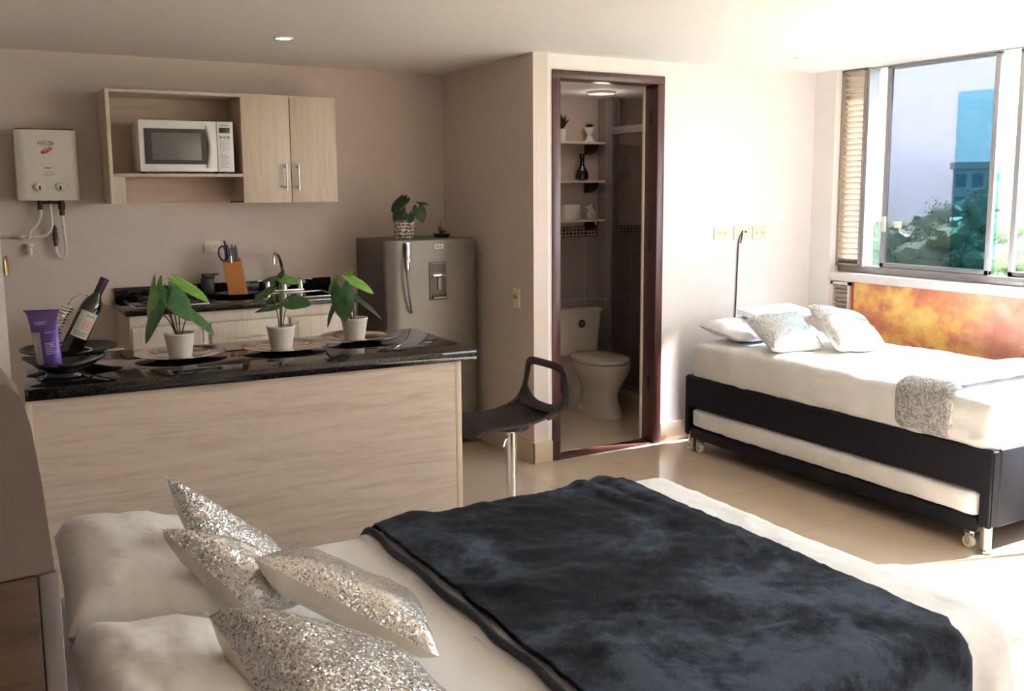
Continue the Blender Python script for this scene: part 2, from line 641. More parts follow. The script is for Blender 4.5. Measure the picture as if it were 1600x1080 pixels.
def thing(name, label, cat, loc=(0, 0, 0), rotz=0., group=None):
    o = bpy.data.objects.new(name, None)
    o.empty_display_size = .1
    COL.objects.link(o)
    o.location = loc
    o.rotation_euler = (0, 0, rotz)
    return tag(o, label, cat, group)

def struct(name, bm, mat, label=None, parent=None):
    o = obj(name, bm, mat, parent)
    if parent is None:
        o['kind'] = 'structure'
        o['category'] = name.split('_')[0]
        if label:
            o['label'] = label
    return o

def kids(o):
    return [c for c in bpy.data.objects if c.parent == o]

def dup(o, loc=None, label=None, parent=None):
    c = o.copy()
    COL.objects.link(c)
    if parent is not None:
        c.parent = parent
    if loc is not None:
        c.location = loc
    if label:
        c['label'] = label
    for k in kids(o):
        dup(k, parent=c)
    return c

def text(name, s, size, loc, rot, mat, parent=None, align='CENTER'):
    cu = bpy.data.curves.new(name, 'FONT')
    cu.body = s
    cu.size = size
    cu.align_x = align
    cu.align_y = 'CENTER'
    cu.extrude = .0006
    cu.materials.append(mat)
    tmp = bpy.data.objects.new(name, cu)
    COL.objects.link(tmp)
    dg = bpy.context.evaluated_depsgraph_get()
    me = bpy.data.meshes.new_from_object(tmp.evaluated_get(dg))
    bpy.data.objects.remove(tmp)
    me.name = name
    o = bpy.data.objects.new(name, me)
    COL.objects.link(o)
    o.location = loc
    o.rotation_euler = rot
    if parent is not None:
        o.parent = parent
    return o

FRONT = (R(90), 0, 0)        # text facing -Y

# ------------------------------------------------------------------ room shell
CEIL = 2.435
XS, YD, YK = 2.892, 4.804, 6.012     # kitchen side wall, door wall, kitchen back wall
XW = 5.175                           # window wall inner face
XL, YB = -2.2, -1.6                  # far left wall, wall behind the viewer
struct('floor', box(XL, 5.5, YB, 6.4, -.1, 0), MT['floor'], 'glossy beige porcelain tile floor')
struct('ceiling', box(XL, 5.5, YB, 6.4, CEIL, CEIL+.12), MT['ceil'], 'plain white painted ceiling')
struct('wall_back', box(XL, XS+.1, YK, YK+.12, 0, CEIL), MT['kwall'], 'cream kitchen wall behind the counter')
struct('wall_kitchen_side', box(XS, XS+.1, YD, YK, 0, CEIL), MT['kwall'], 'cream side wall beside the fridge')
DX0, DX1, DZ = 3.02, 3.849, 2.345
w = nb()
bx(w, XS+.1, DX0, YD, YD+.1, 0, CEIL)
bx(w, DX1, XW+.3, YD, YD+.1, 0, CEIL)
bx(w, DX0, DX1, YD, YD+.1, DZ, CEIL)
struct('wall_bathroom', w, MT['wall'], 'white wall around the bathroom doorway')
struct('wall_left', box(XL-.1, XL, YB, 6.1, 0, CEIL), MT['wall'])
struct('wall_rear', box(XL, 5.5, YB-.1, YB, 0, CEIL), MT['wall'])
w = nb()
WY0, WY1 = -1.25, 4.62               # window strip along the right wall
SILL = 1.03
bx(w, XW, XW+.22, WY1, YD, 0, CEIL)
bx(w, XW, XW+.22, YB, WY0, 0, CEIL)
bx(w, XW+.06, XW+.22, WY0, WY1, 0, SILL-.02)
struct('wall_window', w, MT['wall'], 'window wall with low parapet beside the single bed')
# partition end at the far left of the kitchen
struct('wall_partition', box(-.9, .135, 5.05, 5.17, 0, CEIL), MT['wall'], 'white wall end at the left edge of the kitchen')
# baseboards
struct('baseboard_bathroom', box(DX1, XW, YD-.012, YD, 0, .13, bev=.004), MT['base'])
b_ = nb(); bx(b_, XS-.012, XS, YD-.012, YK, 0, .13, bev=.003); bx(b_, XS-.012, DX0, YD-.012, YD, 0, .13, bev=.003)
struct('baseboard_kitchen_side', b_, MT['base'])
struct('baseboard_back', box(XL, .70, YK-.012, YK, 0, .10, bev=.003), MT['base'])

# bathroom shell
BY, BX0, BXG, BX1 = 6.18, 3.0, 4.30, 5.2
struct('wall_bath_back', box(2.9, BX1, BY, BY+.1, 1.365, 2.44), MT['bpaint'])
struct('wall_bath_tiled', box(2.9, BX1, BY-.012, BY+.1, 0, 1.285), MT['bath'])
struct('trim_1', box(2.9, BX1, BY-.014, BY+.1, 1.285, 1.365), MT['mosaic'], 'dark mosaic tile band around the bathroom')
struct('wall_bath_left', box(2.96, BX0, YD+.1, BY, 0, 2.44), MT['bath'])
struct('wall_bath_right', box(BX1, BX1+.1, YD+.1, BY, 0, 2.44), MT['bath'])
struct('ceiling_bathroom', box(BX0, BX1, YD+.1, BY, 2.34, 2.42), MT['ceil'])
struct('wall_shower_stub', box(BXG, BXG+.08, 6.0, BY-.014, 0, 2.34), MT['bath'], 'grey tiled stub wall beside the shower glass')

# door frame
dfr = obj('door_1', box(DX0, DX0+.055, YD-.012, YD+.13, 0, DZ-.05, bev=.004), MT['mahog'])
dfr['kind'] = 'structure'; dfr['category'] = 'door frame'; dfr['label'] = 'dark mahogany door frame of the bathroom'
obj('jamb', box(DX1-.055, DX1, YD-.012, YD+.13, 0, DZ-.05, bev=.004), MT['mahog'], dfr)
obj('lintel', box(DX0, DX1, YD-.012, YD+.13, DZ-.05, DZ, bev=.004), MT['mahog'], dfr)
obj('threshold', box(DX0+.055, DX1-.055, YD-.005, YD+.10, 0, .012, bev=.003), MT['mahog'], dfr)
obj('stop_bead', box(DX1-.067, DX1-.055, YD+.115, YD+.13, .012, DZ-.05), MT['ivory'], dfr)
sp = nb()
for zz in (.35, 1.25, 2.05):
    bx(sp, DX1-.059, DX1-.054, YD+.04, YD+.07, zz, zz+.09, bev=.001)
obj('hinge', sp, MT['bronze'], dfr)

# ------------------------------------------------------------------ window
XG = 5.29
win = obj('window_1', box(XW-.02, XG+.05, WY0, WY1, SILL-.01, SILL+.045, bev=.006), MT['sill'])
win['kind'] = 'structure'; win['category'] = 'window'; win['label'] = 'wide aluminium sliding window above the single bed'
fr = nb()
bx(fr, XG-.03, XG+.05, WY0, WY1, SILL+.045, SILL+.095, bev=.004)
bx(fr, XG-.03, XG+.05, WY0, WY1, CEIL-.008, CEIL)
bx(fr, XG-.03, XG+.05, WY0, WY0+.04, SILL+.09, CEIL-.03, bev=.003)
for yy in (2.05, .75):
    bx(fr, XG-.02, XG+.035, yy-.03, yy+.03, SILL+.09, CEIL-.03, bev=.003)
obj('window_frame', fr, MT['alu'], win)
def sash(y0, y1, x, mat, nm):
    a = nb()
    z0, z1 = SILL+.095, CEIL-.008
    bx(a, x-.014, x+.014, y0, y0+.032, z0, z1, bev=.003)
    bx(a, x-.014, x+.014, y1-.032, y1, z0, z1, bev=.003)
    bx(a, x-.014, x+.014, y0, y1, z0, z0+.03, bev=.003)
    bx(a, x-.014, x+.014, y0, y1, z1-.012, z1, bev=.003)
    s = obj('sash', a, MT['alu'], win)
    obj('pane', box(x-.003, x+.003, y0+.03, y1-.03, z0+.028, z1-.01), mat, s)
    return s
s1 = sash(3.50, 4.285, XG-.005, MT['tint'], 'sash')
sash(2.05, 3.40, XG+.025, MT['glass'], 'sash')
sash(.75, 2.05, XG+.025, MT['glass'], 'sash')
sash(WY0+.03, .75, XG+.025, MT['glass'], 'sash')
obj('pane', box(XG+.02, XG+.025, 4.28, 4.42, SILL+.09, CEIL-.008), MT['halftint'], win)
obj('film', box(XG+.032, XG+.036, 3.50, 3.80, SILL+.09, 2.225), MT['film'], win, 'teal tinted overlapping pane')
lt = nb(); bx(lt, XG-.035, XG-.015, 4.245, 4.27, 1.36, 1.46, bev=.004); bx(lt, XG-.04, XG-.02, 4.12, 4.17, 1.39, 1.43, bev=.004)
obj('latch', lt, MT['ivory'], s1)
# louvre strips between the window and the corner
def louvre(z0, z1, y0, y1, lab):
    f = nb()
    x0, x1 = XG-.06, XG+.03
    bx(f, x0, x1, y1-.018, y1, z0, z1, bev=.002)
    bx(f, x0, x1, y0, y0+.014, z0, z1, bev=.002)
    bx(f, x0, x1, y0, y1, z1-.015, z1, bev=.002)
    bx(f, x0, x1, y0, y1, z0, z0+.015, bev=.002)
    o = obj('louvre', f, MT['louvframe'], win, lab)
    s = nb()
    n = int((z1-z0)/.037)
    for i in range(n):
        zz = z0+.02+(z1-z0-.05)*i/(n-1)
        t = nb()
        bx(t, -.030, .030, y0+.014, y1-.018, -.003, .003)
        bmesh.ops.rotate(t, verts=t.verts, cent=(0, 0, 0), matrix=Matrix.Rotation(R(38), 3, 'Y'))
        bmesh.ops.translate(t, verts=t.verts, vec=(XG-.02, 0, zz+.008))
        _merge(s, t)
    obj('slats', s, MT['slat'], o)
    return o
louvre(SILL+.09, CEIL-.005, 4.42, 4.62, 'tall cream ventilation louvre')
obj('post', box(XG-.05, XG+.05, 4.398, 4.424, SILL+.09, CEIL), MT['alu'], win)
# parapet below: small louvre and painted panel
lv = thing('vent_louvre', 'short cream slatted vent beneath the window beside the painted panel', 'vent', (0, 0, 0))
f = nb(); x0, x1 = XW+.015, XW+.062
bx(f, x0, x1, 4.60, 4.62, .55, SILL-.02); bx(f, x0, x1, 4.455, 4.47, .55, SILL-.02); bx(f, x0, x1, 4.455, 4.62, .99, SILL-.02)
obj('frame', f, MT['ivory'], lv)
s = nb()
for i in range(14):
    t = nb(); bx(t, -.02, .02, 4.47, 4.60, -.0025, .0025)
    bmesh.ops.rotate(t, verts=t.verts, cent=(0, 0, 0), matrix=Matrix.Rotation(R(40), 3, 'Y'))
    bmesh.ops.translate(t, verts=t.verts, vec=(XW+.04, 0, .56+i*.0315)); _merge(s, t)
obj('slats', s, MT['slat'], lv)
pp = thing('painted_panel', 'orange and yellow painted panel of autumn trees beneath the window', 'painting', (XW+.05, 4.45, .45))
obj('canvas', box(-.012, .006, -3.2, -.012, 0, .565), MT['painting'], pp)
e_ = nb(); bx(e_, -.02, .006, -.014, 0, 0, .575, bev=.002); bx(e_, -.02, .006, -3.2, 0, .563, .575, bev=.002)
obj('edge_trim', e_, MT['redtrim'], pp)

# ------------------------------------------------------------------ outside
gz = -14.0
gr = obj('ground', box(8, 700, -300, 900, gz-1, gz), MT['ground'])
gr['kind'] = 'structure'; gr['category'] = 'ground'
hb = nb()
N = 60
hr = []
for i in range(N+1):
    a = R(-20+130*i/N)
    h = 30+26*fbm((i*.13, 0, 0), 1, 3, 3)
    c, s_ = math.cos(a), math.sin(a)
    hr.append([Vector((640*c, 640*s_, gz)), Vector((660*c, 660*s_, gz+h*.6)), Vector((700*c, 700*s_, gz+h)), Vector((900*c, 900*s_, gz))])
rings(hb, hr, False)
hl = obj('hills', hb, MT['hill'], sharp=80)
hl['kind'] = 'structure'; hl['category'] = 'hills'
t = NT('city_haze')
vs = t.n('ShaderNodeVolumeScatter')
vs.inputs['Color'].default_value = (.93, .95, 1, 1)
vs.inputs['Density'].default_value = .005
vs.inputs['Anisotropy'].default_value = .2
t.l(vs.outputs[0], t.out.inputs['Volume'])
hz = obj('haze', box(240, 890, -290, 890, gz+.05, 60), t.m)
hz['kind'] = 'stuff'; hz['category'] = 'haze'; hz['label'] = 'pale haze over the distant city and hills'
def building(name, lab, x, y, wx, wy, h, mat, wmat, rows, cols):
    b = thing(name, lab, 'building', (x, y, gz))
    obj('walls', box(-wx/2, wx/2, -wy/2, wy/2, 0, h), mat, b)
    obj('parapet', box(-wx/2-.3, wx/2+.3, -wy/2-.3, wy/2+.3, h, h+.9), mat, b)
    for r in range(rows):
        for c in range(cols):
            yy = -wy/2+wy*(c+.5)/cols
            zz = h*(r+.5)/rows
            obj('window', box(-wx/2-.06, -wx/2+.1, yy-wy*.3/cols, yy+wy*.3/cols, zz-h*.28/rows, zz+h*.28/rows), wmat, b)
    return b
building('office_block', 'long grey office block beyond the trees, seen through the window', 126, 72.0, 20, 22, 18, MT['conc'], MT['tower'], 6, 9)
building('apartment_block', 'low brick apartment block left of the office block outside', 110, 118, 14, 26, 15.2, MT['brick'], MT['tower'], 5, 9)
building('apartment_block', 'pale distant block at the left edge of the window view', 170, 205, 20, 40, 16.5, MT['conc'], MT['tower'], 5, 9)
def tree(x, y, h, r, seed, lab):
    b = thing('tree', lab, 'tree', (x, y, gz), 0, 'trees outside the window')
    tk = nb(); tube(tk, [(0, 0, 0), (.1, 0, h*.4), (0, .1, h*.75)], [r*.09, r*.05], 8)
    obj('trunk', tk, MT['bark'], b)
    cb = nb()
    rnd = random.Random(seed)
    bmesh.ops.create_icosphere(cb, subdivisions=5, radius=1)
    def kk(d):
        return 1+.30*fbm(d, 2.4, 4, seed)+.13*fbm(d, 9, 4, seed)
    for v in cb.verts:
        k = .93*kk(v.co)
        v.co = Vector((v.co.x*r*k, v.co.y*r*k, h-r*.7+v.co.z*r*.8*k))
    for q in range(9000):
        d = Vector((rnd.gauss(0, 1), rnd.gauss(0, 1), rnd.gauss(0, 1))).normalized()
        if d.z < -.5 or d.x > .6:
            continue
        k = kk(d)*rnd.uniform(.90, 1.0)
        c = Vector((d.x*r*k, d.y*r*k, h-r*.7+d.z*r*.8*k))
        nn = (d+Vector((rnd.uniform(-.8, .8), rnd.uniform(-.8, .8), rnd.uniform(-.3, 1)))).normalized()
        u = nn.orthogonal().normalized()
        w_ = nn.cross(u)
        an = rnd.uniform(0, 6.28); L_ = r*rnd.uniform(.011, .021)
        u, w_ = (u*math.cos(an)+w_*math.sin(an))*L_, (w_*math.cos(an)-u*math.sin(an))*L_*.6
        cb.faces.new([cb.verts.new(c-u), cb.verts.new(c+w_), cb.verts.new(c+u), cb.verts.new(c-w_)])
    obj('crown', cb, MT['tree'], b, sharp=50)
    return b
for k, (x, y, h, r, lab) in enumerate([
    (34, 21.5, 15.2, 4.2, 'leafy tree close outside the window at the right frame edge'),
    (46, 33.0, 13.6, 5.0, 'round tree in front of the office block outside'),
    (62, 45.0, 13.0, 4.5, 'tree standing between the office block and the round tree'),
    (70, 59.0, 12.4, 4.6, 'low tree seen through the smoked pane, middle of the row'),
    (74, 73.0, 12.6, 4.6, 'tree seen beside the window latch, outside'),
    (50, 55.5, 13.4, 4.2, 'tree seen through the narrow clear pane by the louvre')]):
    tree(x, y, h, r, 3.1+k*1.7, lab)

# ------------------------------------------------------------------ ceiling lights
def downlight(x, y, mat, lab):
    t = thing('downlight', lab, 'ceiling light', (x, y, CEIL), 0, 'recessed ceiling downlights')
    a = nb(); lathe(a, [(.052, 0), (.052, -.004), (.047, -.007), (.040, -.005), (.040, 0)], n=36)
    obj('ring', a, MT['white'], t)
    a = nb(); lathe(a, [(.041, -.001), (.040, -.004), (.02, -.005)], n=36)
    obj('lens', a, mat, t)
    return t
downlight(1.488, 4.958, MT['lamp'], 'glowing round recessed downlight in the ceiling above the kitchen island')
downlight(4.498, 4.291, MT['lampoff'], 'round recessed downlight in the ceiling above the single bed')

# ------------------------------------------------------------------ kitchen base unit and worktop
KZ = 1.02
bc = thing('base_cabinet', 'whitewashed base cabinet under the black kitchen counter', 'cabinet', (0, 0, 0))
b = nb(); bx(b, .735, 2.03, 5.50, 6.005, .09, KZ-.036); bx(b, .76, 2.0, 5.56, 6.0, 0, .09)
obj('body', b, MT['woodfr'], bc)
obj('top_rail', box(.735, 2.03, 5.484, 5.50, .925, KZ-.036), MT['woodfr'], bc)
def bar_handle(name, p0, p1, out, parent, r=.005, mat=None):
    h = nb()
    p0, p1, out = Vector(p0), Vector(p1), Vector(out)
    d = (p1-p0).normalized()
    tube(h, [p0+out, p1+out], r, 10, 0)
    for q in (p0+d*.02, p1-d*.02):
        tube(h, [q, q+out], r*.8, 8, 0)
    return obj(name, h, mat or MT['steel'], parent)
def front(nm, x0, x1, z0, z1, hp0, hp1):
    d = obj(nm, box(x0, x1, 5.480, 5.499, z0, z1, bev=.003), MT['woodfr'], bc)
    bar_handle('handle', hp0, hp1, (0, -.028, 0), d)
front('door', .745, 1.145, .10, .915, (1.115, 5.48, .74), (1.115, 5.48, .90))
front('drawer', 1.165, 1.605, .72, .915, (1.30, 5.48, .825), (1.47, 5.48, .825))
front('door', 1.165, 1.383, .10, .71, (1.355, 5.48, .52), (1.355, 5.48, .68))
front('door', 1.387, 1.605, .10, .71, (1.415, 5.48, .52), (1.415, 5.48, .68))
front('door', 1.625, 2.02, .10, .915, (1.66, 5.48, .74), (1.66, 5.48, .90))
kw = thing('worktop', 'black granite kitchen worktop with upstand against the back wall', 'countertop', (0, 0, 0))
obj('slab', box(.712, 2.05, 5.45, 6.008, KZ-.036, KZ, bev=.004), MT['granite'], kw)
obj('backsplash', box(.727, 2.05, 5.985, 6.008, KZ, 1.094, bev=.003), MT['granite'], kw)
hob = thing('gas_hob', 'black glass hob with steel edge on the kitchen counter', 'hob', (0, 0, KZ))
obj('glass_top', box(.775, 1.16, 5.52, 5.93, .006, .012, bev=.003), MT['gloss'], hob)
a = nb(); bx(a, .765, 1.17, 5.51, 5.94, .001, .006, bev=.002)
obj('rim', a, MT['steel'], hob)
for (x, y) in ((.88, 5.65), (1.05, 5.80), (.88, 5.82), (1.06, 5.63)):
    a = nb(); lathe(a, [(.045, .012), (.045, .02), (.03, .024), (.03, .03), (.005, .031)], x, y, 0, 20)
    g = obj('burner', a, MT['black'], hob)
    a = nb()
    for k in range(4):
        c, s_ = math.cos(k*PI/2+.785), math.sin(k*PI/2+.785)
        tube(a, [(x+c*.02, y+s_*.02, .034), (x+c*.075, y+s_*.075, .034), (x+c*.08, y+s_*.08, .012)], .004, 6, 0)
    obj('pan_support', a, MT['black'], g)
for (x) in (1.10, 1.13):
    pass
# sink and faucet
sk = thing('sink', 'stainless sink rim set in the black counter', 'sink', (1.72, 5.70, KZ))
a = nb()
bx(a, -.23, .23, -.165, -.15, .0005, .006, bev=.002); bx(a, -.23, .23, .15, .165, .0005, .006, bev=.002)
bx(a, -.23, -.215, -.15, .15, .0005, .006, bev=.002); bx(a, .215, .23, -.15, .15, .0005, .006, bev=.002)
obj('rim', a, MT['steel'], sk)
obj('bowl', box(-.215, .215, -.15, .15, .0005, .002), MT['gloss'], sk)
fc = thing('faucet', 'chrome gooseneck kitchen faucet with two lever handles', 'faucet', (1.725, 5.93, KZ))
a = nb(); bx(a, -.125, .125, -.025, .025, .0, .018, bev=.007)
obj('base_plate', a, MT['chrome'], fc)
a = nb(); lathe(a, [(.02, .018), (.018, .05), (.013, .06)], n=20)
tube(a, [(0, 0, .05), (-.012, -.01, .14), (-.035, -.035, .215), (-.07, -.08, .255), (-.092, -.115, .235), (-.097, -.125, .185)], .0105, 12, 8)
obj('spout', a, MT['chrome'], fc)
for sx in (-1, 1):
    a = nb(); lathe(a, [(.02, .018), (.018, .055), (.015, .07), (.006, .075)], sx*.105, 0, 0, 18)
    tube(a, [(sx*.105, 0, .068), (sx*.14, -.01, .078), (sx*.175, -.02, .074)], .006, 8, 4)
    obj('lever', a, MT['chrome'], fc)
# tray with knife block and soap pump
tr = nb(); lathe(tr, [(.02, .001), (.085, .002), (.115, .02), (.12, .022), (.118, .026), (.085, .009), (.02, .008)], 1.42, 5.80, KZ, 32, cap=True)
for v in tr.verts:
    v.co.x = 1.40+(v.co.x-1.42)*1.15
tag(obj('tray', tr, MT['gloss'], None), 'shallow black tray under the orange knife block', 'tray')
kb = thing('knife_block', 'orange wooden knife block full of black handled knives', 'knife block', (1.405, 5.80, KZ+.0085), R(-22))
a = nb()
rings(a, [[Vector((-.05, -.045, 0)), Vector((.05, -.045, 0)), Vector((.05, .045, 0)), Vector((-.05, .045, 0))],
          [Vector((-.05, -.035, .205)), Vector((.05, -.035, .205)), Vector((.05, .065, .225)), Vector((-.05, .065, .225))]])
for v in a.verts:
    v.co.x -= v.co.z*.16
bmesh.ops.bevel(a, geom=list(a.edges), offset=.003, segments=2, affect='EDGES')
obj('block', a, MT['orange'], kb)
for i, (x, y, z, h) in enumerate([(-.065, .05, .215, .115), (-.045, .0, .205, .09), (-.02, .0, .205, .085), (.0, .0, .205, .085), (-.045, .03, .21, .095), (-.02, .03, .21, .095), (.0, .03, .21, .09)]):
    a = nb()
    tube(a, [(x, y, z-.02), (x-.006, y+.002, z+h*.5), (x-.014, y+.004, z+h)], .008, 8, 4, flat=(.0095, .0065, (0, 1, 0)))
    obj('knife_handle', a, MT['black'], kb)
a = nb()
tube(a, [(-.07, -.01, .2), (-.10, -.012, .235), (-.102, -.012, .28), (-.08, -.01, .30), (-.066, -.01, .27), (-.066, -.01, .21)], .0055, 8, 6)
obj('scissor_handle', a, MT['black'], kb)
a = nb(); tube(a, [(-.03, -.03, .2), (-.034, -.032, .24)], .009, 10, 0)
obj('steel_cap', a, MT['chrome'], kb)
sd = thing('soap_dispenser', 'square black soap pump at the back of the counter', 'soap dispenser', (1.245, 5.90, KZ))
obj('bottle', box(-.035, .035, -.03, .03, .001, .115, bev=.006), MT['black'], sd)
a = nb(); bx(a, -.03, .04, -.026, .026, .115, .14, bev=.005); bx(a, .03, .068, -.012, .012, .131, .14, bev=.003)
obj('pump', a, MT['black'], sd)

# ------------------------------------------------------------------ kitchen island
IROT = R(-3.0)
ISL = thing('kitchen_island', 'pale oak kitchen island panel under the long black worktop', 'kitchen island', (1.9, 3.66, 0), IROT)
LI = 1.765
obj('panel', box(-LI+.02, -.085, .02, .045, .0, .909), MT['wood'], ISL)
obj('end_panel', box(-.085, -.058, .018, .60, .0, .909, bev=.002), MT['woodz'], ISL)
obj('end_panel', box(-LI+.0, -LI+.02, .018, .60, .0, .909, bev=.002), MT['woodz'], ISL)
obj('back_panel', box(-LI+.02, -.085, .58, .60, .0, .909), MT['wood'], ISL)
IT = thing('island_worktop', 'long polished black granite top of the kitchen island', 'countertop', (1.9, 3.66, 0), IROT)
obj('slab', box(-LI, 0.012, 0, .755, .91, .955, bev=.004), MT['granite'], IT)
TOP = .955

# charger plates with potted plants
def charger(x, y, lab):
    a = nb()
    lathe(a, [(.095, .0), (.10, .003), (.125, .010), (.184, .0165), (.188, .017), (.1885, .019), (.184, .0195), (.132, .0145), (.126, .0165), (.121, .0145), (.108, .0075), (.06, .006), (.002, .006)], n=64)
    return tag(obj('charger_plate', a, MT['silverplate'], loc=(x, y, TOP+.0008)), lab, 'plate', 'silver charger plates on the island')
charger(.757, 4.185, 'round silver charger plate under the potted plant nearest the wine bottle')
charger(1.196, 4.14, 'round silver charger plate under the middle potted plant, facing the faucet')
charger(1.590, 4.235, 'round silver charger plate under the potted plant nearest the fridge')

RV, FV, UV = Vector((math.cos(YAW), -math.sin(YAW), 0)), Vector((math.sin(YAW), math.cos(YAW), 0)), Vector((0, 0, 1))
def leafmesh(base, tip, width, nrm, back=.3, fold=.18, droop=.12, n=10, m=4):
    """heart shaped blade between petiole point and tip"""
    base, tip = Vector(base), Vector(tip)
    d = tip-base
    L = d.length
    d.normalize()
    nr = Vector(nrm)
    nr = (nr-d*nr.dot(d)).normalized()
    s = d.cross(nr)
    bm = nb()
    rows = []
    for i in range(n+1):
        t = i/n
        wv = width*.5*(1.75*(t+.16)**.45*(1-t)**.75) if t < 1 else .0005
        row = []
        for j in range(-m, m+1):
            q = j/m
            aq = abs(q)
            lobe = math.sin(min(1, aq/.6)*PI/2) if aq < .6 else .35+.65*math.cos((aq-.6)/.4*PI/2)
            a = t*L - back*L*lobe*(1-t)**3
            z = -droop*L*t*t + fold*abs(q)*wv - .25*wv*q*q + .05*wv*math.sin(7*t+3*q)
            row.append(base+d*a+s*(q*wv)+nr*(z+droop*L*.5*t))
        rows.append(row)
    rings(bm, rows, False)
    return bm
def potted(x, y, z, lab, leaves, cat='potted plant', group=None, pot=None, potmat=None, k=1/323., top=.1):
    p = thing('potted_plant', lab, cat, (x, y, z), 0, group)
    a = nb()
    lathe(a, pot or [(.042, 0), (.046, .003), (.061, .094), (.0635, .097), (.0635, .102), (.057, .102), (.054, .085), (.002, .084)], n=40)
    obj('pot', a, potmat or MT['pot'], p)
    a = nb(); lathe(a, [(.053, .080), (.03, .087), (.002, .089)], n=24)
    if pot is None:
        obj('soil', a, MT['soil'], p)
    else:
        a.free()
    def P(o, dep):
        return UV*top+RV*(o[0]*k)+UV*(o[1]*k)+FV*dep
    for (b0, t0, w, db, dt, nr, mat, smat) in leaves:
        B, T = P(b0, db), P(t0, dt)
        nv = RV*nr[0]+UV*nr[1]-FV*nr[2]
        lf = obj('leaf', leafmesh(B, T, w, nv), MT[mat], p, sharp=60)
        a = nb()
        r0 = UV*(top-.016)+RV*(b0[0]*k*.12)+FV*(db*.15)
        tube(a, [r0, r0*.45+B*.55+UV*.012+RV*(-b0[0]*k*.06), B+(T-B)*.03], [.0030, .0018], 6, 5)
        obj('stem', a, MT[smat], lf)
    return p
PG = 'leafy plants in white pots on the island'
potted(.747, 4.135, TOP+.0072, 'green arrow-leaf plant in white ribbed pot beside the wine bottle', [
    ((-26, 64), (-34, 8), .085, -.02, -.06, (-.5, .3, .8), 'leafb', 'stemb'),
    ((-14, 50), (-40, -10), .085, -.05, -.08, (-.4, .5, .8), 'leaf', 'stemb'),
    ((-5, 58), (24, 20), .105, -.04, -.06, (.4, .6, .8), 'leaf', 'stemb'),
    ((17, 28), (47, -3), .06, .0, .02, (.3, .9, .5), 'leaf', 'stemb'),
    ((-4, 70), (40, 42), .075, .05, .04, (.3, .9, .4), 'leafb', 'stemb'),
    ((-30, 30), (-50, 3), .05, .03, .03, (-.4, .6, .6), 'leaf', 'stemb')], group=PG)
potted(1.172, 4.11, TOP+.0072, 'sparse open-leaf plant in white ribbed pot in front of the faucet', [
    ((5, 67), (29, 62), .065, .02, .0, (0, .9, .5), 'leafb', 'stem'),
    ((1, 69), (-30, 64), .055, .04, .05, (0, .9, .4), 'leaf', 'stem'),
    ((-11, 54), (-39, 36), .07, .0, -.02, (-.3, .8, .5), 'leaf', 'stem'),
    ((-5, 28), (-33, 23), .05, -.02, -.04, (0, .9, .4), 'leaf', 'stem'),
    ((14, 36), (45, 32), .10, .0, -.03, (.1, .8, .6), 'leaf', 'stem'),
    ((-5, 40), (-27, 33), .08, .05, .06, (-.2, .8, .5), 'leafd', 'stem'),
    ((-2, 70), (6, 78), .03, .03, .03, (.2, .7, .6), 'leaf', 'stem')], group=PG)
potted(1.545, 4.195, TOP+.0072, 'plant with one big dark heart leaf in white ribbed pot near the fridge', [
    ((-15, 44), (-10, -2), .115, -.05, -.075, (-.05, .35, 1), 'leaf', 'stemb'),
    ((-6, 60), (30, 37), .085, .03, .03, (.35, .9, .4), 'leafb', 'stem'),
    ((-28, 24), (-41, -13), .045, -.02, -.03, (-.7, .3, .6), 'leafd', 'stemb'),
    ((1, 34), (43, -1), .05, .0, .01, (.5, .8, .3), 'leafd', 'stem'),
    ((-30, 58), (-43, 33), .06, .05, .05, (-.6, .6, .5), 'leafb', 'stem'),
    ((-7, 66), (-3, 76), .035, .04, .04, (0, .6, .7), 'leafb', 'stem')], group=PG)

# ------------------------------------------------------------------ wine corner on the island
# big black bowl behind, footed dish in front
a = nb()
lathe(a, [(.06, 0), (.075, .003), (.13, .028), (.182, .062), (.187, .064), (.185, .058), (.13, .034), (.06, .012), (.002, .012)], n=48)
a2 = obj('bowl', a, MT['black'], loc=(.335, 4.285, TOP+.001))
tag(a2, 'wide round black bowl behind the wine holder on the island', 'bowl')
ds = thing('footed_dish', 'glossy black leaf-shaped dish with pointed tips holding the purple bag', 'dish', (.285, 3.925, TOP+.0008), R(-18))
a = nb()
rs = []
for t_, zz in ((.0, .022), (.35, .024), (.7, .033), (.95, .052), (1.0, .058), (.985, .064), (.93, .058), (.68, .04), (.33, .031), (.001, .030)):
    ring = []
    for i in range(48):
        an = 2*PI*i/48
        c, s_ = math.cos(an), math.sin(an)
        px = 1.0*abs(c)**1.0*(1 if c > 0 else -1)
        tipx = .135*px*(1+.10*abs(px)**6)
        wy = .10*s_*(1-.25*abs(px)**4)
        ring.append(Vector((tipx*t_, wy*t_, zz+.022*t_*abs(px)**3)))
    rs.append(ring)
rings(a, rs, True, True, True)
obj('dish', a, MT['gloss'], ds)
a = nb(); lathe(a, [(.085, 0), (.085, .004), (.06, .010), (.055, .024), (.01, .026)], n=36)
for v in a.verts:
    v.co.x *= 1.15
obj('foot', a, MT['gloss'], ds)
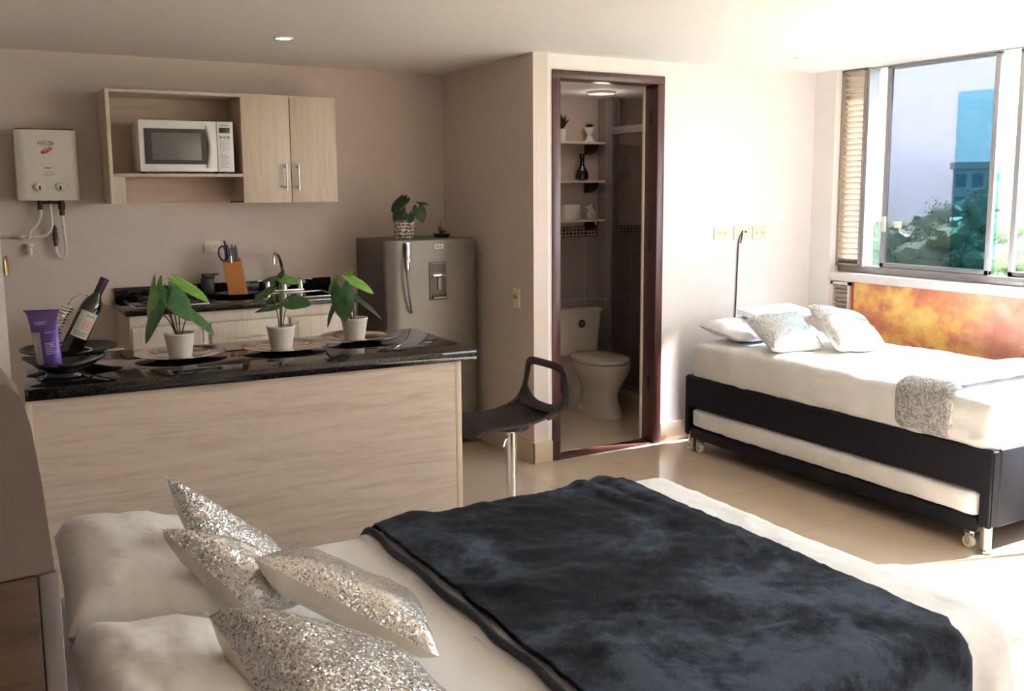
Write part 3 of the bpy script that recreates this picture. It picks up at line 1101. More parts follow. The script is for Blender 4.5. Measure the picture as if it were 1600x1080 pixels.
# purple bag standing in the dish
pb = thing('snack_bag', 'tall purple foil bag with grey printed side leaning in the black dish', 'bag', (.238, 3.93, TOP+.0325), R(-24))
pb.rotation_euler = (0, R(-4.5), R(-24))
bag = []
for i in range(25):
    t_ = i/24
    z = .225*t_
    wd = .046+.010*t_**3+(.012 if t_ > .93 else 0)*(t_-.93)/.07
    th = .026*(1-t_**2.5)+.0022
    bag.append((z, wd, th))
def bagshell(x0f, x1f, off):
    a = nb(); rs = []
    for z, wd, th in bag:
        ring = []
        for j in range(13):
            u = x0f+(x1f-x0f)*j/12
            ring.append(Vector((wd*u, -(th+off)*(1-u*u)**.6-.0015*fbm((u*3, z*30, 0), 1.5, 2, 2), z)))
        rs.append(ring)
    rings(a, rs, False)
    return a
a = nb(); rs = []
for z, wd, th in bag:
    ring = []
    for j in range(28):
        an = 2*PI*j/28
        c, s_ = math.cos(an), math.sin(an)
        ring.append(Vector((wd*c, th*s_*abs(s_)**.2+.0012*fbm((c*3, z*30, s_), 1.5, 2, 2), z+(.006*c*c if z > .21 else 0)-.004*(c if z > .2 else 0))))
    rs.append(ring)
rings(a, rs)
obj('pouch', a, MT['purple'], pb)
a = bagshell(-.88, -.2, .0025)
bmesh.ops.delete(a, geom=[v for v in a.verts if v.co.z > .155 or v.co.z < .02], context='VERTS')
obj('grey_panel', a, MT['greyprint'], pb, 'grey printed panel with fine text lines')
lm = nb()
for z0, u0, u1 in ((.185, -.55, .3), (.178, -.5, .2), (.145, .15, .7), (.105, .1, .75), (.098, .1, .7), (.09, .12, .75), (.082, .1, .6), (.074, .12, .7), (.066, .1, .65)):
    rs = []
    for zz in (z0, z0+.003):
        i = min(24, int(zz/.225*24)); _, wd, th = bag[i]
        rs.append([Vector((wd*(u0+(u1-u0)*j/6), -(th+.004)*(1-(u0+(u1-u0)*j/6)**2)**.6-.0005, zz)) for j in range(7)])
    t2 = nb(); rings(t2, rs, False); _merge(lm, t2)
obj('print_lines', lm, MT['lilac'], pb)
# bottle holder (coiled steel figure) and the bottle it holds
bp0, bp1 = Vector((.322, 4.19, TOP+.045)), Vector((.478, 4.20, 1.302))
ax = (bp1-bp0).normalized()
wh = thing('bottle_holder', 'coiled steel wire bottle holder with black cup and fork handle', 'bottle holder', (.325, 4.19, TOP))
O = Vector((.325, 4.19, TOP))
a = nb()
lathe(a, [(.055, .013), (.066, .016), (.083, .045), (.087, .062), (.084, .062), (.078, .045), (.055, .022), (.002, .020)], 0, 0, 0, 32)
obj('cup', a, MT['gloss'], wh)
a = nb(); tube(a, [(-.086*math.cos(i*.196), -.086*math.sin(i*.196), .062) for i in range(33)], .002, 6, 0)
obj('cup_rim', a, MT['chrome'], wh)
a = nb()
tube(a, [(.075, -.03, .045), (.13, -.05, .055), (.19, -.065, .058), (.195, -.05, .060), (.13, -.035, .058), (.075, -.012, .05)], .0035, 8, 5)
obj('fork_handle', a, MT['chrome'], wh)
a = nb()
cc = spline([(-.045, .02, .03), (-.050, .02, .10), (-.040, .02, .152), (-.018, .015, .205), (.008, .01, .245)], 40)
pts = []
for i, c in enumerate(cc):
    f = i/(len(cc)-1)
    tg = (cc[min(i+1, len(cc)-1)]-cc[max(i-1, 0)]).normalized()
    s1_ = Vector((0, 1, 0)); s2_ = tg.cross(s1_)
    an = f*2*PI*15
    pts.append(c+(s1_*math.cos(an)+s2_*math.sin(an))*(.020+.004*f))
tube(a, pts, .0036, 6, 2)
obj('coil', a, MT['chrome'], wh)
ringc = bp0+ax*.235-O
e1 = ax.orthogonal().normalized(); e2 = ax.cross(e1)
a = nb()
tube(a, [(.008, .01, .245), (.018, .008, .265), (.045, .005, .287), (.08, 0, .285), tuple(ringc-RV*.022)], .0022, 6, 6)
obj('neck_wire', a, MT['chrome'], wh)
a = nb()
tube(a, [tuple(ringc+(e1*math.cos(i*.2618)+e2*math.sin(i*.2618))*.0225) for i in range(25)], .0032, 6, 0)
obj('neck_ring', a, MT['chrome'], wh)
a = nb(); q0 = ringc+RV*.024; q1 = q0+RV*.032-UV*.012
tube(a, [tuple(q0), tuple(q1)], .0022, 6, 0); t2 = nb(); bmesh.ops.create_uvsphere(t2, u_segments=12, v_segments=8, radius=.006); bmesh.ops.translate(t2, verts=t2.verts, vec=q1); _merge(a, t2)
obj('ball_tip', a, MT['brass'], wh)
wb_ = thing('wine_bottle', 'tilted dark wine bottle with cream label in the coiled holder', 'wine bottle', bp0)
wb_.rotation_euler = ax.to_track_quat('Z', 'Y').to_euler()
BL = (bp1-bp0).length
a = nb(); sc = BL/.315
lathe(a, [(.020, .0), (.036, .002), (.0385, .008), (.0385, .190), (.034, .215), (.022, .235), (.0155, .248), (.0145, .27), (.0145, .311), (.0155, .312), (.0155, .315), (.004, .315)], n=40)
for v in a.verts:
    v.co *= sc
obj('glass_body', a, MT['glassdk'], wb_)
a = nb(); lathe(a, [(.0152, .255), (.0158, .258), (.0158, .3), (.0168, .301), (.0168, .3165), (.002, .317)], n=28)
for v in a.verts:
    v.co *= sc
obj('capsule', a, MT['foil'], wb_)
bq = wb_.rotation_euler.to_matrix()
vdir = bq.transposed() @ (Vector((0, 0, EYE))-bp0)
va = math.atan2(vdir.y, vdir.x)
def wrap(r, a0, a1, z0, z1, n=16):
    a = nb()
    rings(a, [[Vector((r*math.cos(a0+(a1-a0)*i/n), r*math.sin(a0+(a1-a0)*i/n), z)) for i in range(n+1)] for z in (z0, z1)], False)
    return a
lb = obj('label', wrap(.0388*sc, va-.75, va+1.05, .075*sc, .178*sc), MT['label'], wb_)
a = nb(); cz = .128*sc; rr = .0392*sc
rings(a, [[Vector((rr*math.cos(va+.45+q*math.cos(i*.2618)*.5), rr*math.sin(va+.45+q*math.cos(i*.2618)*.5), cz+q*.02*sc*math.sin(i*.2618))) for i in range(24)] for q in (1., .72)])
bmesh.ops.delete(a, geom=[f for f in a.faces if len(f.verts) > 4], context='FACES_ONLY')
t2 = nb(); rings(t2, [[Vector((rr*math.cos(va+.45+q*math.cos(i*.2618)*.5), rr*math.sin(va+.45+q*math.cos(i*.2618)*.5), cz+q*.02*sc*math.sin(i*.2618))) for i in range(24)] for q in (.5, .08)]); _merge(a, t2)
obj('emblem', a, MT['labelink'], lb)
a = nb()
for z0, a0, a1 in ((.160, -.1, .85), (.164, .0, .7), (.096, -.5, .8), (.090, -.5, .6), (.084, -.5, .7)):
    _merge(a, wrap(rr, va+a0, va+a1, z0*sc, (z0+.0018)*sc, 8))
obj('text_lines', a, MT['ink'], lb)

# ------------------------------------------------------------------ fridge
FX0, FX1, FY0, FY1, FZ = 2.225, 2.846, 5.43, 5.985, 1.352
fg = thing('fridge', 'single door grey fridge with water dispenser in the kitchen corner', 'fridge', (0, 0, 0))
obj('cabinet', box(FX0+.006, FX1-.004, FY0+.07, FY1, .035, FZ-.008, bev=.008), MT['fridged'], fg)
a = nb(); rs = []
for z in (.06, .068, FZ-.01, FZ-.002):
    ins = .008 if z in (.06, FZ-.002) else 0
    ring = []
    for i in range(17):
        u = i/16
        x = FX0+ins+(FX1-FX0-2*ins)*u
        e = min(u, 1-u)*(FX1-FX0)
        y = FY0+ins-.012*math.sin(PI*u)+.03*max(0, 1-e/.03)**2
        ring.append(Vector((x, y, z)))
    ring += [Vector((FX1-ins, FY0+.066, z)), Vector((FX0+ins, FY0+.066, z))]
    rs.append(ring)
rings(a, rs)
dr = obj('door', a, MT['fridge'], fg)
obj('kick_plate', box(FX0+.01, FX1-.01, FY0+.03, FY0+.2, .012, .055), MT['black'], fg)
a = nb()
for x in (FX0+.05, FX1-.05):
    lathe(a, [(.018, 0), (.018, .035)], x, FY1-.08, 0, 12)
    lathe(a, [(.016, 0), (.016, .014)], x, FY0+.12, 0, 12)
obj('feet', a, MT['black'], fg)
hb_ = nb()
tube(hb_, [(2.34, 5.425, 1.325), (2.338, 5.40, 1.31), (2.332, 5.385, 1.20), (2.338, 5.382, 1.08), (2.352, 5.385, .96), (2.364, 5.40, .905), (2.372, 5.425, .898)], .009, 10, 8, flat=(.0075, .007, (1, 0, 0)))
obj('handle', hb_, MT['fridge'], dr)
obj('handle_inset', box(2.338, 2.366, 5.405, 5.4185, 1.16, 1.335, bev=.003), MT['chrome'], dr)
a = nb(); bx(a, 2.497, 2.618, 5.408, 5.423, .965, 1.205, bev=.006)
dp = obj('dispenser', a, MT['fridge'], dr)
obj('recess', box(2.507, 2.608, 5.404, 5.4085, .99, 1.12, bev=.003), MT['fridged'], dp)
obj('recess_top', box(2.507, 2.608, 5.404, 5.4085, 1.14, 1.195, bev=.003), MT['fridged'], dp)
obj('spout_bar', box(2.512, 2.612, 5.388, 5.408, 1.115, 1.130, bev=.004), MT['chrome'], dp)
a = nb(); bx(a, 2.545, 2.575, 5.392, 5.406, 1.03, 1.112, bev=.004)
obj('lever', a, MT['fridge'], dp)
obj('drip_tray', box(2.507, 2.61, 5.375, 5.408, .975, .99, bev=.003), MT['fridge'], dp)
bdg = obj('badge', box(2.532, 2.598, 5.411, 5.4185, 1.288, 1.318, bev=.002), MT['white'], dr)
text('brand_text', 'haceb', .021, (2.565, 5.4105, 1.303), FRONT, MT['ink'], bdg)

# plants on the fridge
a = [(.058, 0), (.06, .003), (.066, .10), (.068, .118), (.064, .118), (.058, .10), (.002, .098)]
potted(2.395, 5.56, FZ-.0025, 'round leaf plant in a brown and white patterned pot on the fridge', [
    ((-5, 17), (-13, -4), .09, -.02, -.05, (-.3, .5, .9), 'leafd', 'stemb'),
    ((-2, 34), (-20, 14), .10, .0, -.02, (-.2, .8, .7), 'leafd', 'stemb'),
    ((4, 36), (-10, 24), .085, .02, .01, (.1, .9, .5), 'leafd', 'stemb'),
    ((9, 10), (12, -4), .08, -.04, -.07, (.1, .6, .9), 'leafd', 'stemb'),
    ((24, 20), (32, -4), .09, .02, .0, (.2, .5, .9), 'leafd', 'stemb'),
    ((24, 29), (42, 26), .045, .04, .05, (.1, .9, .3), 'leafd', 'stemb')], pot=a, potmat=MT['patpot'], k=1/262., top=.115)
ct = thing('succulent_planter', 'tiny dark boat planter with a small succulent on the fridge', 'planter', (2.655, 5.56, FZ-.0025), R(-20))
a = nb(); rings(a, [[Vector((-.04, -.022, 0)), Vector((.04, -.022, 0)), Vector((.04, .022, 0)), Vector((-.04, .022, 0))], [Vector((-.056, -.03, .026)), Vector((.056, -.03, .026)), Vector((.056, .03, .026)), Vector((-.056, .03, .026))]])
obj('tray', a, MT['black'], ct)
a = nb()
for k in range(9):
    c, s_ = math.cos(k*.7), math.sin(k*.7)
    _merge(a, leafmesh((.01, 0, .026), (.01+.02*c, .02*s_, .05), .014, (0, 0, 1), back=0))
obj('succulent', a, MT['leafd'], ct)
a = nb(); lathe(a, [(.006, .026), (.012, .045), (.013, .06), (.008, .07), (.002, .072)], -.008, 0, 0, 10)
tube(a, [(-.008, 0, .07), (-.005, 0, .09), (0, 0, .105)], .0016, 6, 4)
obj('figurine', a, MT['brown'], ct)

# ------------------------------------------------------------------ wall cabinet and microwave
CY0 = 5.68
wc = thing('wall_cabinet', 'pale oak wall cabinet with open microwave niche and two doors', 'cabinet', (0, 0, 0))
obj('side_panel', box(.704, .724, CY0, 6.01, 1.588, 2.215, bev=.001), MT['woodz'], wc)
obj('top_panel', box(.724, 2.005, CY0, 6.01, 2.197, 2.215, bev=.001), MT['wood'], wc)
obj('back_panel', box(.724, 1.44, 6.0, 6.01, 1.588, 2.197), MT['wooddk'], wc)
obj('divider', box(1.44, 1.456, CY0+.018, 6.01, 1.588, 2.197), MT['wooddk'], wc)
obj('shelf', box(.724, 1.44, CY0+.004, 6.0, 1.738, 1.756, bev=.001), MT['wood'], wc)
obj('filler_strip', box(.724, .785, CY0+.008, CY0+.024, 1.588, 1.738), MT['woodz'], wc)
obj('base_panel', box(1.456, 2.005, CY0+.018, 6.01, 1.588, 1.604), MT['wood'], wc)
obj('side_panel', box(1.989, 2.005, CY0+.018, 6.01, 1.604, 2.197), MT['woodz'], wc)
a = nb(); bx(a, 1.36, 1.44, CY0+.03, CY0+.05, 1.588, 1.598, bev=.002)
obj('bracket', a, MT['bronze'], wc)
d = obj('door', box(1.433, 1.719, CY0-.002, CY0+.017, 1.586, 2.216, bev=.002), MT['woodz'], wc)
bar_handle('handle', (1.683, CY0-.002, 1.655), (1.683, CY0-.002, 1.815), (0, -.03, 0), d, .0055)
d = obj('door', box(1.724, 2.008, CY0-.002, CY0+.017, 1.586, 2.216, bev=.002), MT['woodz'], wc)
bar_handle('handle', (1.758, CY0-.002, 1.655), (1.758, CY0-.002, 1.815), (0, -.03, 0), d, .0055)
mwv = thing('microwave', 'white microwave oven in the open niche of the wall cabinet', 'microwave', (.868, 5.705, 1.7565))
MW, MH = .52, .297
obj('case', box(.004, MW-.004, .012, .275, .012, MH, bev=.006), MT['white'], mwv)
a = nb()
for x in (.05, MW-.05):
    for y in (.05, .23):
        lathe(a, [(.014, 0), (.014, .013)], x, y, 0, 10)
obj('feet', a, MT['black'], mwv)
d = obj('door', box(0, .425, -.012, .012, .010, MH, bev=.005), MT['white'], mwv)
a = nb()
xr = []
for i in range(13):
    z = .052+.198*i/12
    xr.append((z, .362+.016*math.sin(PI*i/12)))
rings(a, [[Vector((.028, y, .052)), Vector((.028, y, .25))]+[Vector((x, y, z)) for z, x in reversed(xr)] for y in (-.0155, -.011)])
w_ = obj('window_frame', a, MT['dark'], d)
obj('window_pane', box(.066, .335, -.0172, -.015, .075, .228, bev=.003), MT['screen'], w_)
a = nb(); tube(a, [(.372, -.013, .03), (.378, -.022, .06), (.390, -.03, .15), (.378, -.022, .24), (.372, -.013, .275)], .006, 8, 6, flat=(.009, .006, (1, 0, 0)))
obj('handle', a, MT['white'], d)
cp = obj('control_panel', box(.428, MW, -.012, .012, .010, MH, bev=.004), MT['white'], mwv)
obj('display', box(.440, .502, -.0145, -.011, .232, .262, bev=.002), MT['dark'], cp)
for k in range(3):
    a = nb(); lathe(a, [(.0085, 0), (.0085, -.004), (.006, -.005)], .449+k*.0215, -.012, .208, 16, axis='y')
    obj('button', a, MT['greyprint'], cp)
a = nb()
for r in range(5):
    for c in range(4):
        bx(a, .443+c*.015, .452+c*.015, -.0128, -.0118, .185-r*.0125, .1895-r*.0125)
for r in range(8):
    bx(a, .443, .478+.02*((r*7) % 3)/2, -.0128, -.0118, .108-r*.0105, .1105-r*.0105)
obj('keypad_print', a, MT['greyprint'], cp)
a = nb(); bx(a, .448, .494, -.0128, -.0118, .272, .279); obj('brand_print', a, MT['greyprint'], cp)

# ------------------------------------------------------------------ water heater
hx0, hx1, hz0, hz1 = .258, .565, 1.61, 1.995
ht = thing('water_heater', 'cream gas water heater with two knobs on the kitchen wall', 'water heater', (0, 0, 0))
a = nb()
rings(a, [[Vector((hx0+i*(hx1-hx0)/12, 5.868-.010*math.sin(PI*i/12)+.012*(1 if i in (0, 12) else 0), z)) for i in range(13)]+[Vector((hx1, 6.008, z)), Vector((hx0, 6.008, z))] for z in (hz0, hz1)])
bmesh.ops.bevel(a, geom=[e for e in a.edges if abs(e.verts[0].co.z-e.verts[1].co.z) < .001], offset=.004, segments=2, affect='EDGES')
obj('casing', a, MT['cream'], ht)
obj('top_flue', box(hx0+.01, hx1-.01, 5.885, 6.0, hz1, hz1+.006), MT['bronze'], ht)
for k, x in enumerate((.366, .468)):
    a = nb(); lathe(a, [(.030, 0), (.030, -.003), (.026, -.005), (.022, -.005), (.020, -.018), (.002, -.02)], x, 5.862, 1.685, 28, axis='y')
    kn = obj('knob', a, MT['cream'], ht)
    a = nb(); bx(a, x-.004, x+.004, 5.836, 5.845, 1.668, 1.69, bev=.002); obj('pointer', a, MT['bronze'], kn)
a = nb(); bx(a, .330, .338, 5.8595, 5.862, 1.688, 1.691); bx(a, .395, .403, 5.8595, 5.862, 1.688, 1.691); bx(a, .428, .438, 5.8595, 5.862, 1.688, 1.691); bx(a, .50, .508, 5.8595, 5.862, 1.688, 1.691)
bx(a, .412, .419, 5.859, 5.862, 1.682, 1.69)
obj('knob_marks', a, MT['ink'], ht)
text('brand_text', 'HACEB', .024, (.410, 5.857, 1.921), FRONT, MT['ink'], ht)
a = nb(); tube(a, [(.410+.04*math.cos(i*.2618), 5.8575, 1.921+.0135*math.sin(i*.2618)) for i in range(25)], .0008, 5, 0)
obj('brand_border', a, MT['ink'], ht)
a = nb()
rings(a, [[Vector((.412+.027*q*math.cos(i*.2618)+.012*q*math.sin(i*.2618), y, 1.882+.017*q*math.sin(i*.2618)+.006*q*math.cos(i*.2618))) for i in range(24)] for q, y in ((1, 5.8595), (1, 5.8565), (.8, 5.856))])
lg = obj('flame_logo', a, MT['red'], ht)
a = nb(); tube(a, [(.398, 5.8555, 1.878), (.412, 5.855, 1.888), (.428, 5.8555, 1.889)], .0022, 5, 4); obj('logo_swoosh', a, MT['white'], lg)
a = nb(); bx(a, .394, .430, 5.8565, 5.8595, 1.786, 1.790); obj('model_text', a, MT['ink'], ht)
a = nb(); tube(a, [(.388, 5.858, 1.752), (.41, 5.858, 1.77), (.436, 5.858, 1.765), (.438, 5.858, 1.748), (.40, 5.858, 1.747), (.388, 5.858, 1.752)], .0007, 5, 5)
bx(a, .395, .43, 5.857, 5.8595, 1.755, 1.7565); obj('outline_emblem', a, MT['bronze'], ht)
a = nb()
lathe(a, [(.011, 0), (.011, -.045)], .366, 5.95, hz0, 14); lathe(a, [(.013, -.035), (.013, -.05)], .366, 5.95, hz0, 6)
lathe(a, [(.010, 0), (.010, -.02)], .418, 5.95, hz0, 14); tube(a, [(.366, 5.95, hz0-.012), (.46, 5.95, hz0-.012)], .008, 10, 0)
lathe(a, [(.012, 0), (.018, -.02), (.018, -.045), (.012, -.06), (.014, -.062), (.014, -.085)], .476, 5.95, hz0, 14)
obj('brass_fittings', a, MT['bronze'], ht)
# hoses
a = nb()
tube(a, [(.369, 5.95, hz0-.045), (.368, 5.95, 1.53), (.345, 5.96, 1.48), (.31, 5.97, 1.44), (.302, 5.975, 1.40)], .0085, 10, 8)
hs = thing('water_hose', 'white water hoses looping below the gas water heater', 'hose', (0, 0, 0))
obj('hose', a, MT['hose'], hs)
a = nb(); tube(a, [(.418, 5.95, hz0-.018), (.420, 5.95, 1.53), (.418, 5.955, 1.46), (.385, 5.965, 1.415), (.33, 5.975, 1.408), (.28, 5.985, 1.41)], .0085, 10, 8)
obj('hose', a, MT['hose'], hs)
a = nb()
tube(a, [(.476, 5.95, hz0-.08), (.48, 5.95, 1.44), (.484, 5.955, 1.32), (.462, 5.965, 1.285), (.437, 5.97, 1.31), (.434, 5.97, 1.36)], .0085, 10, 8)
obj('hose', a, MT['hose'], hs)
a = nb(); lathe(a, [(.010, 0), (.011, .03), (.014, .032), (.014, .075), (.010, .08), (.012, .10), (.003, .12)], .434, 5.97, 1.352, 12)
obj('end_fitting', a, MT['bronze'], hs)
vp = thing('supply_valve', 'white supply pipe and valve on the wall left of the hoses', 'pipe', (0, 0, 0))
a = nb(); tube(a, [(.10, 5.985, 1.408), (.285, 5.985, 1.408)], .009, 10, 0)
obj('pipe', a, MT['steel'], vp)
a = nb(); lathe(a, [(.013, -.012), (.015, 0), (.013, .012)], .272, 5.985, 1.408, 12, axis='x'); lathe(a, [(.011, -.03), (.016, -.032), (.016, -.05), (.011, -.055), (.012, -.085), (.004, -.10)], .303, 5.98, 1.40, 12)
obj('valve', a, MT['hose'], vp)
gp = nb(); tube(gp, [(.168, 5.995, 1.29), (.172, 5.995, 1.30), (.182, 5.995, 1.295), (.186, 5.995, 1.20)], .0045, 8, 5); tube(gp, [(.172, 5.995, 1.28), (.174, 5.995, 1.20)], .004, 8, 0)
tag(obj('brass_hook', gp, MT['brass']), 'small brass hook on the kitchen wall at the frame edge', 'hook')

# ------------------------------------------------------------------ outlets, switch
def outlet(x, z, y, lab, w=.135, h=.085, group=None, kind='duplex'):
    t = thing('wall_outlet' if kind == 'duplex' else 'cable_outlet', lab, 'outlet', (x, y, z), 0, group)
    obj('plate', box(-w/2, w/2, -.009, 0, -h/2, h/2, bev=.003), MT['ivory'], t)
    if kind == 'duplex':
        for sx in (-.027, .027):
            a = nb(); lathe(a, [(.019, -.009), (.019, -.0115), (.002, -.0115)], sx, 0, 0, 18, axis='y')
            so = obj('socket', a, MT['ivory'], t)
            a = nb(); bx(a, sx-.008, sx-.0055, -.0122, -.0113, -.006, .006); bx(a, sx+.0055, sx+.008, -.0122, -.0113, -.006, .006); bx(a, sx-.002, sx+.002, -.0122, -.0113, -.013, -.009)
            obj('slots', a, MT['ink'], so)
    return t
OG = 'ivory outlets above the single bed'
outlet(4.347, 1.357, YD, 'ivory double outlet left of the cable outlet above the bed', group=OG)
outlet(4.687, 1.351, YD, 'ivory double outlet right of the cable outlet, nearest the window', group=OG)
co = outlet(4.526, 1.358, YD, 'ivory cable outlet with black wire hanging above the bed', w=.145, h=.092, group=OG, kind='cable')
a = nb(); lathe(a, [(.006, -.009), (.006, -.02), (.002, -.021)], .025, 0, .003, 12, axis='y'); obj('coax_jack', a, MT['bronze'], co)
wr_ = nb(); tube(wr_, [(4.515, YD-.012, 1.357), (4.512, YD-.012, 1.345), (4.494, YD-.010, 1.305), (4.489, YD-.008, 1.15), (4.484, YD-.008, .95), (4.478, YD-.008, .78)], .0042, 8, 6)
tube(wr_, [(4.522, YD-.013, 1.372), (4.520, YD-.014, 1.345), (4.512, YD-.012, 1.30), (4.510, YD-.010, 1.285)], .0042, 8, 5)
tag(obj('cable', wr_, MT['bronze']), 'thin dark cable running down the wall from the outlet', 'cable')
outlet(1.307, 1.318, YK, 'ivory double outlet on the kitchen wall behind the knife block', w=.10, h=.075)
sw = thing('light_switch', 'ivory light switch on the side wall by the fridge', 'light switch', (XS, 5.0, .995))
obj('plate', box(-.009, 0, -.038, .038, -.06, .06, bev=.003), MT['ivory'], sw)
obj('rocker', box(-.015, -.008, -.014, .014, -.004, .026, bev=.003), MT['brass'], sw)

# ------------------------------------------------------------------ bar stool
st = thing('bar_stool', 'black moulded bar stool with loop back and chrome pole at the island end', 'bar stool', (2.315, 4.07, 0))
a = nb(); rs = []
NU, NV = 22, 16
def seatpt(u, v):
    x = -.265+.46*u
    hw = .185*(1-.35*max(0, .25-u)**2*16*.35)*(1 if u < .8 else 1-.25*(u-.8)/.2*0)
    hw *= (1-.16*max(0, (.18-u)/.18)**2)
    y = v*hw
    z = .505+.030*v*v*(1-.4*u)+.055*max(0, u-.55)**2*4
    z += .012*math.sin(PI*min(1, u*1.5))*-1
    z -= .05*max(0, (.2-u)/.2)**2
    z += .10*max(0, u-.62)**1.5*abs(v)**3
    return Vector((x, y, z))
for off in (0, -1):
    for i in (range(NU+1) if off == 0 else range(NU, -1, -1)):
        rs.append([seatpt(i/NU, -1+2*j/NV)+Vector((0, 0, off*.013)) for j in range(NV+1)])
rings(a, rs+[rs[0]], False)
bmesh.ops.remove_doubles(a, verts=a.verts, dist=.0002)
# close the two long sides
for j in (0, NV):
    for i in range(NU):
        pass
bmesh.ops.holes_fill(a, edges=[e for e in a.edges if len(e.link_faces) == 1], sides=0)
bmesh.ops.recalc_face_normals(a, faces=a.faces)
obj('seat', a, MT['seat'], st)
a = nb()
lp = [(.10, -.178, .535), (.165, -.185, .565), (.200, -.186, .63), (.208, -.184, .70), (.205, -.165, .75), (.202, -.12, .768), (.202, 0, .772), (.202, .12, .768), (.203, .165, .75), (.204, .184, .70), (.19, .186, .63), (.155, .185, .57), (.09, .178, .535)]
tube(a, lp, .012, 12, 8, flat=(.011, .021, (1, 0, .1)))
t2 = nb()
rows = []
for i in range(9):
    f = i/8
    row = []
    for j in range(17):
        v = -1+2*j/16
        sag = (1-abs(v)**2.2)
        z0 = .545+.012*v*v
        ztop = .548+.085*abs(v)**3.2
        row.append(Vector((.135+.06*f-.0*sag, v*.183, z0+(ztop-z0)*f+.02*f)))
    rows.append(row)
for off in (0, 1):
    pass
rings(t2, rows, False)
r_ = bmesh.ops.solidify(t2, geom=list(t2.faces), thickness=.012)
_merge(a, t2)
obj('backrest', a, MT['seat'], st)
a = nb(); lathe(a, [(.02, .455), (.085, .458), (.092, .465), (.092, .478), (.08, .486), (.01, .49)], n=32)
obj('swivel_plate', a, MT['black'], st)
a = nb(); lathe(a, [(.029, .03), (.029, .40), (.030, .44), (.040, .452), (.040, .458), (.01, .459)], n=32)
obj('pole', a, MT['chrome'], st)
a = nb(); lathe(a, [(.20, 0), (.203, .004), (.20, .009), (.15, .02), (.07, .034), (.045, .045), (.035, .06), (.01, .061)], n=56)
obj('base', a, MT['chrome'], st)
a = nb(); tube(a, [(-.02, -.02, .435), (-.06, -.05, .42), (-.085, -.068, .39)], .005, 8, 5)
obj('lever', a, MT['chrome'], st)

# ------------------------------------------------------------------ bathroom things
bl_ = thing('ceiling_lamp', 'flat round ceiling lamp inside the bathroom', 'ceiling light', (4.0, 5.70, 2.34))
a = nb(); lathe(a, [(.10, 0), (.10, -.012), (.094, -.016), (.094, 0)], n=36); obj('ring', a, MT['white'], bl_)
a = nb(); lathe(a, [(.094, -.008), (.06, -.018), (.002, -.02)], n=36, cap=False); obj('diffuser', a, MT['lampoff'], bl_)
LD = bpy.data.lights.new('bathroom_fill', 'POINT'); LD.energy = .9; LD.color = (1, .84, .74); LD.shadow_soft_size = .06  # fill light added below the unlit lamp to brighten the bathroom
lo_ = bpy.data.objects.new('bathroom_fill', LD); COL.objects.link(lo_); lo_.location = (0, 0, -.12); lo_.parent = bl_
def ell(cx, cy, rx, ry, z, n=40, p=2.3, fr=None):
    out = []
    for i in range(n):
        a = 2*PI*i/n
        c, s_ = math.cos(a), math.sin(a)
        x = math.copysign(abs(c)**(2/p), c)
        y = math.copysign(abs(s_)**(2/p), s_)
        out.append(Vector((cx+rx*x, cy+ry*y, z)))
    return out
TX, TY = 4.0, 5.96
tl = thing('toilet', 'bone coloured toilet with closed lid in the bathroom', 'toilet', (0, 0, 0))
a = nb()
rings(a, [ell(TX, TY-.24, .125, .26, 0), ell(TX, TY-.24, .12, .255, .02), ell(TX, TY-.25, .098, .20, .10), ell(TX, TY-.26, .092, .18, .17), ell(TX, TY-.27, .12, .215, .25), ell(TX, TY-.27, .165, .25, .32), ell(TX, TY-.265, .185, .265, .375), ell(TX, TY-.265, .186, .266, .395), ell(TX, TY-.265, .15, .22, .397)])
obj('bowl', a, MT['porcelain'], tl)
a = nb(); rings(a, [ell(TX, TY-.06, .105, .15, 0, p=3), ell(TX, TY-.05, .095, .13, .03, p=3), ell(TX, TY-.02, .078, .11, .16, p=3), ell(TX, TY-.02, .10, .13, .33, p=3), ell(TX, TY-.02, .10, .13, .385, p=3)])
obj('trapway', a, MT['porcelain'], tl)
a = nb(); rings(a, [ell(TX, TY-.255, .184, .258, .398), ell(TX, TY-.255, .188, .264, .405), ell(TX, TY-.255, .186, .262, .425), ell(TX, TY-.25, .16, .23, .437), ell(TX, TY-.25, .06, .09, .441)])
obj('seat_lid', a, MT['porcelain'], tl)
a = nb(); rings(a, [ell(TX, TY+.09, .175, .088, .40, p=6), ell(TX, TY+.09, .182, .09, .44, p=6), ell(TX, TY+.085, .205, .10, .715, p=6), ell(TX, TY+.085, .205, .10, .72, p=6)])
bx(a, TX-.11, TX+.11, TY-.02, TY+.17, .26, .405, bev=.02)
tk = obj('tank', a, MT['porcelain'], tl)
a = nb(); rings(a, [ell(TX, TY+.082, .212, .106, .721, p=6), ell(TX, TY+.082, .216, .109, .728, p=6), ell(TX, TY+.082, .214, .108, .748, p=6), ell(TX, TY+.082, .18, .08, .757, p=5)])
tlid = obj('tank_lid', a, MT['porcelain'], tl)
a = nb(); lathe(a, [(.025, .757), (.024, .763), (.005, .764)], TX-.03, TY+.08, 0, 20); obj('flush_button', a, MT['bronze'], tlid)
a = nb(); lathe(a, [(.031, 0), (.031, -.0015), (.002, -.0018)], TX+.005, TY-.0155, .64, 28, axis='y')
stk = obj('round_sticker', a, MT['ink'], tk)
a = nb(); bx(a, TX-.013, TX+.023, TY-.0182, TY-.0172, .644, .649); bx(a, TX-.008, TX+.018, TY-.0182, TY-.0172, .634, .637); obj('sticker_print', a, MT['greyprint'], stk)
a = nb(); lathe(a, [(.014, 0), (.013, -.012), (.004, -.014)], TX-.112, TY-.18, .045, 14, axis='x'); obj('bolt_cap', a, MT['white'], tl)
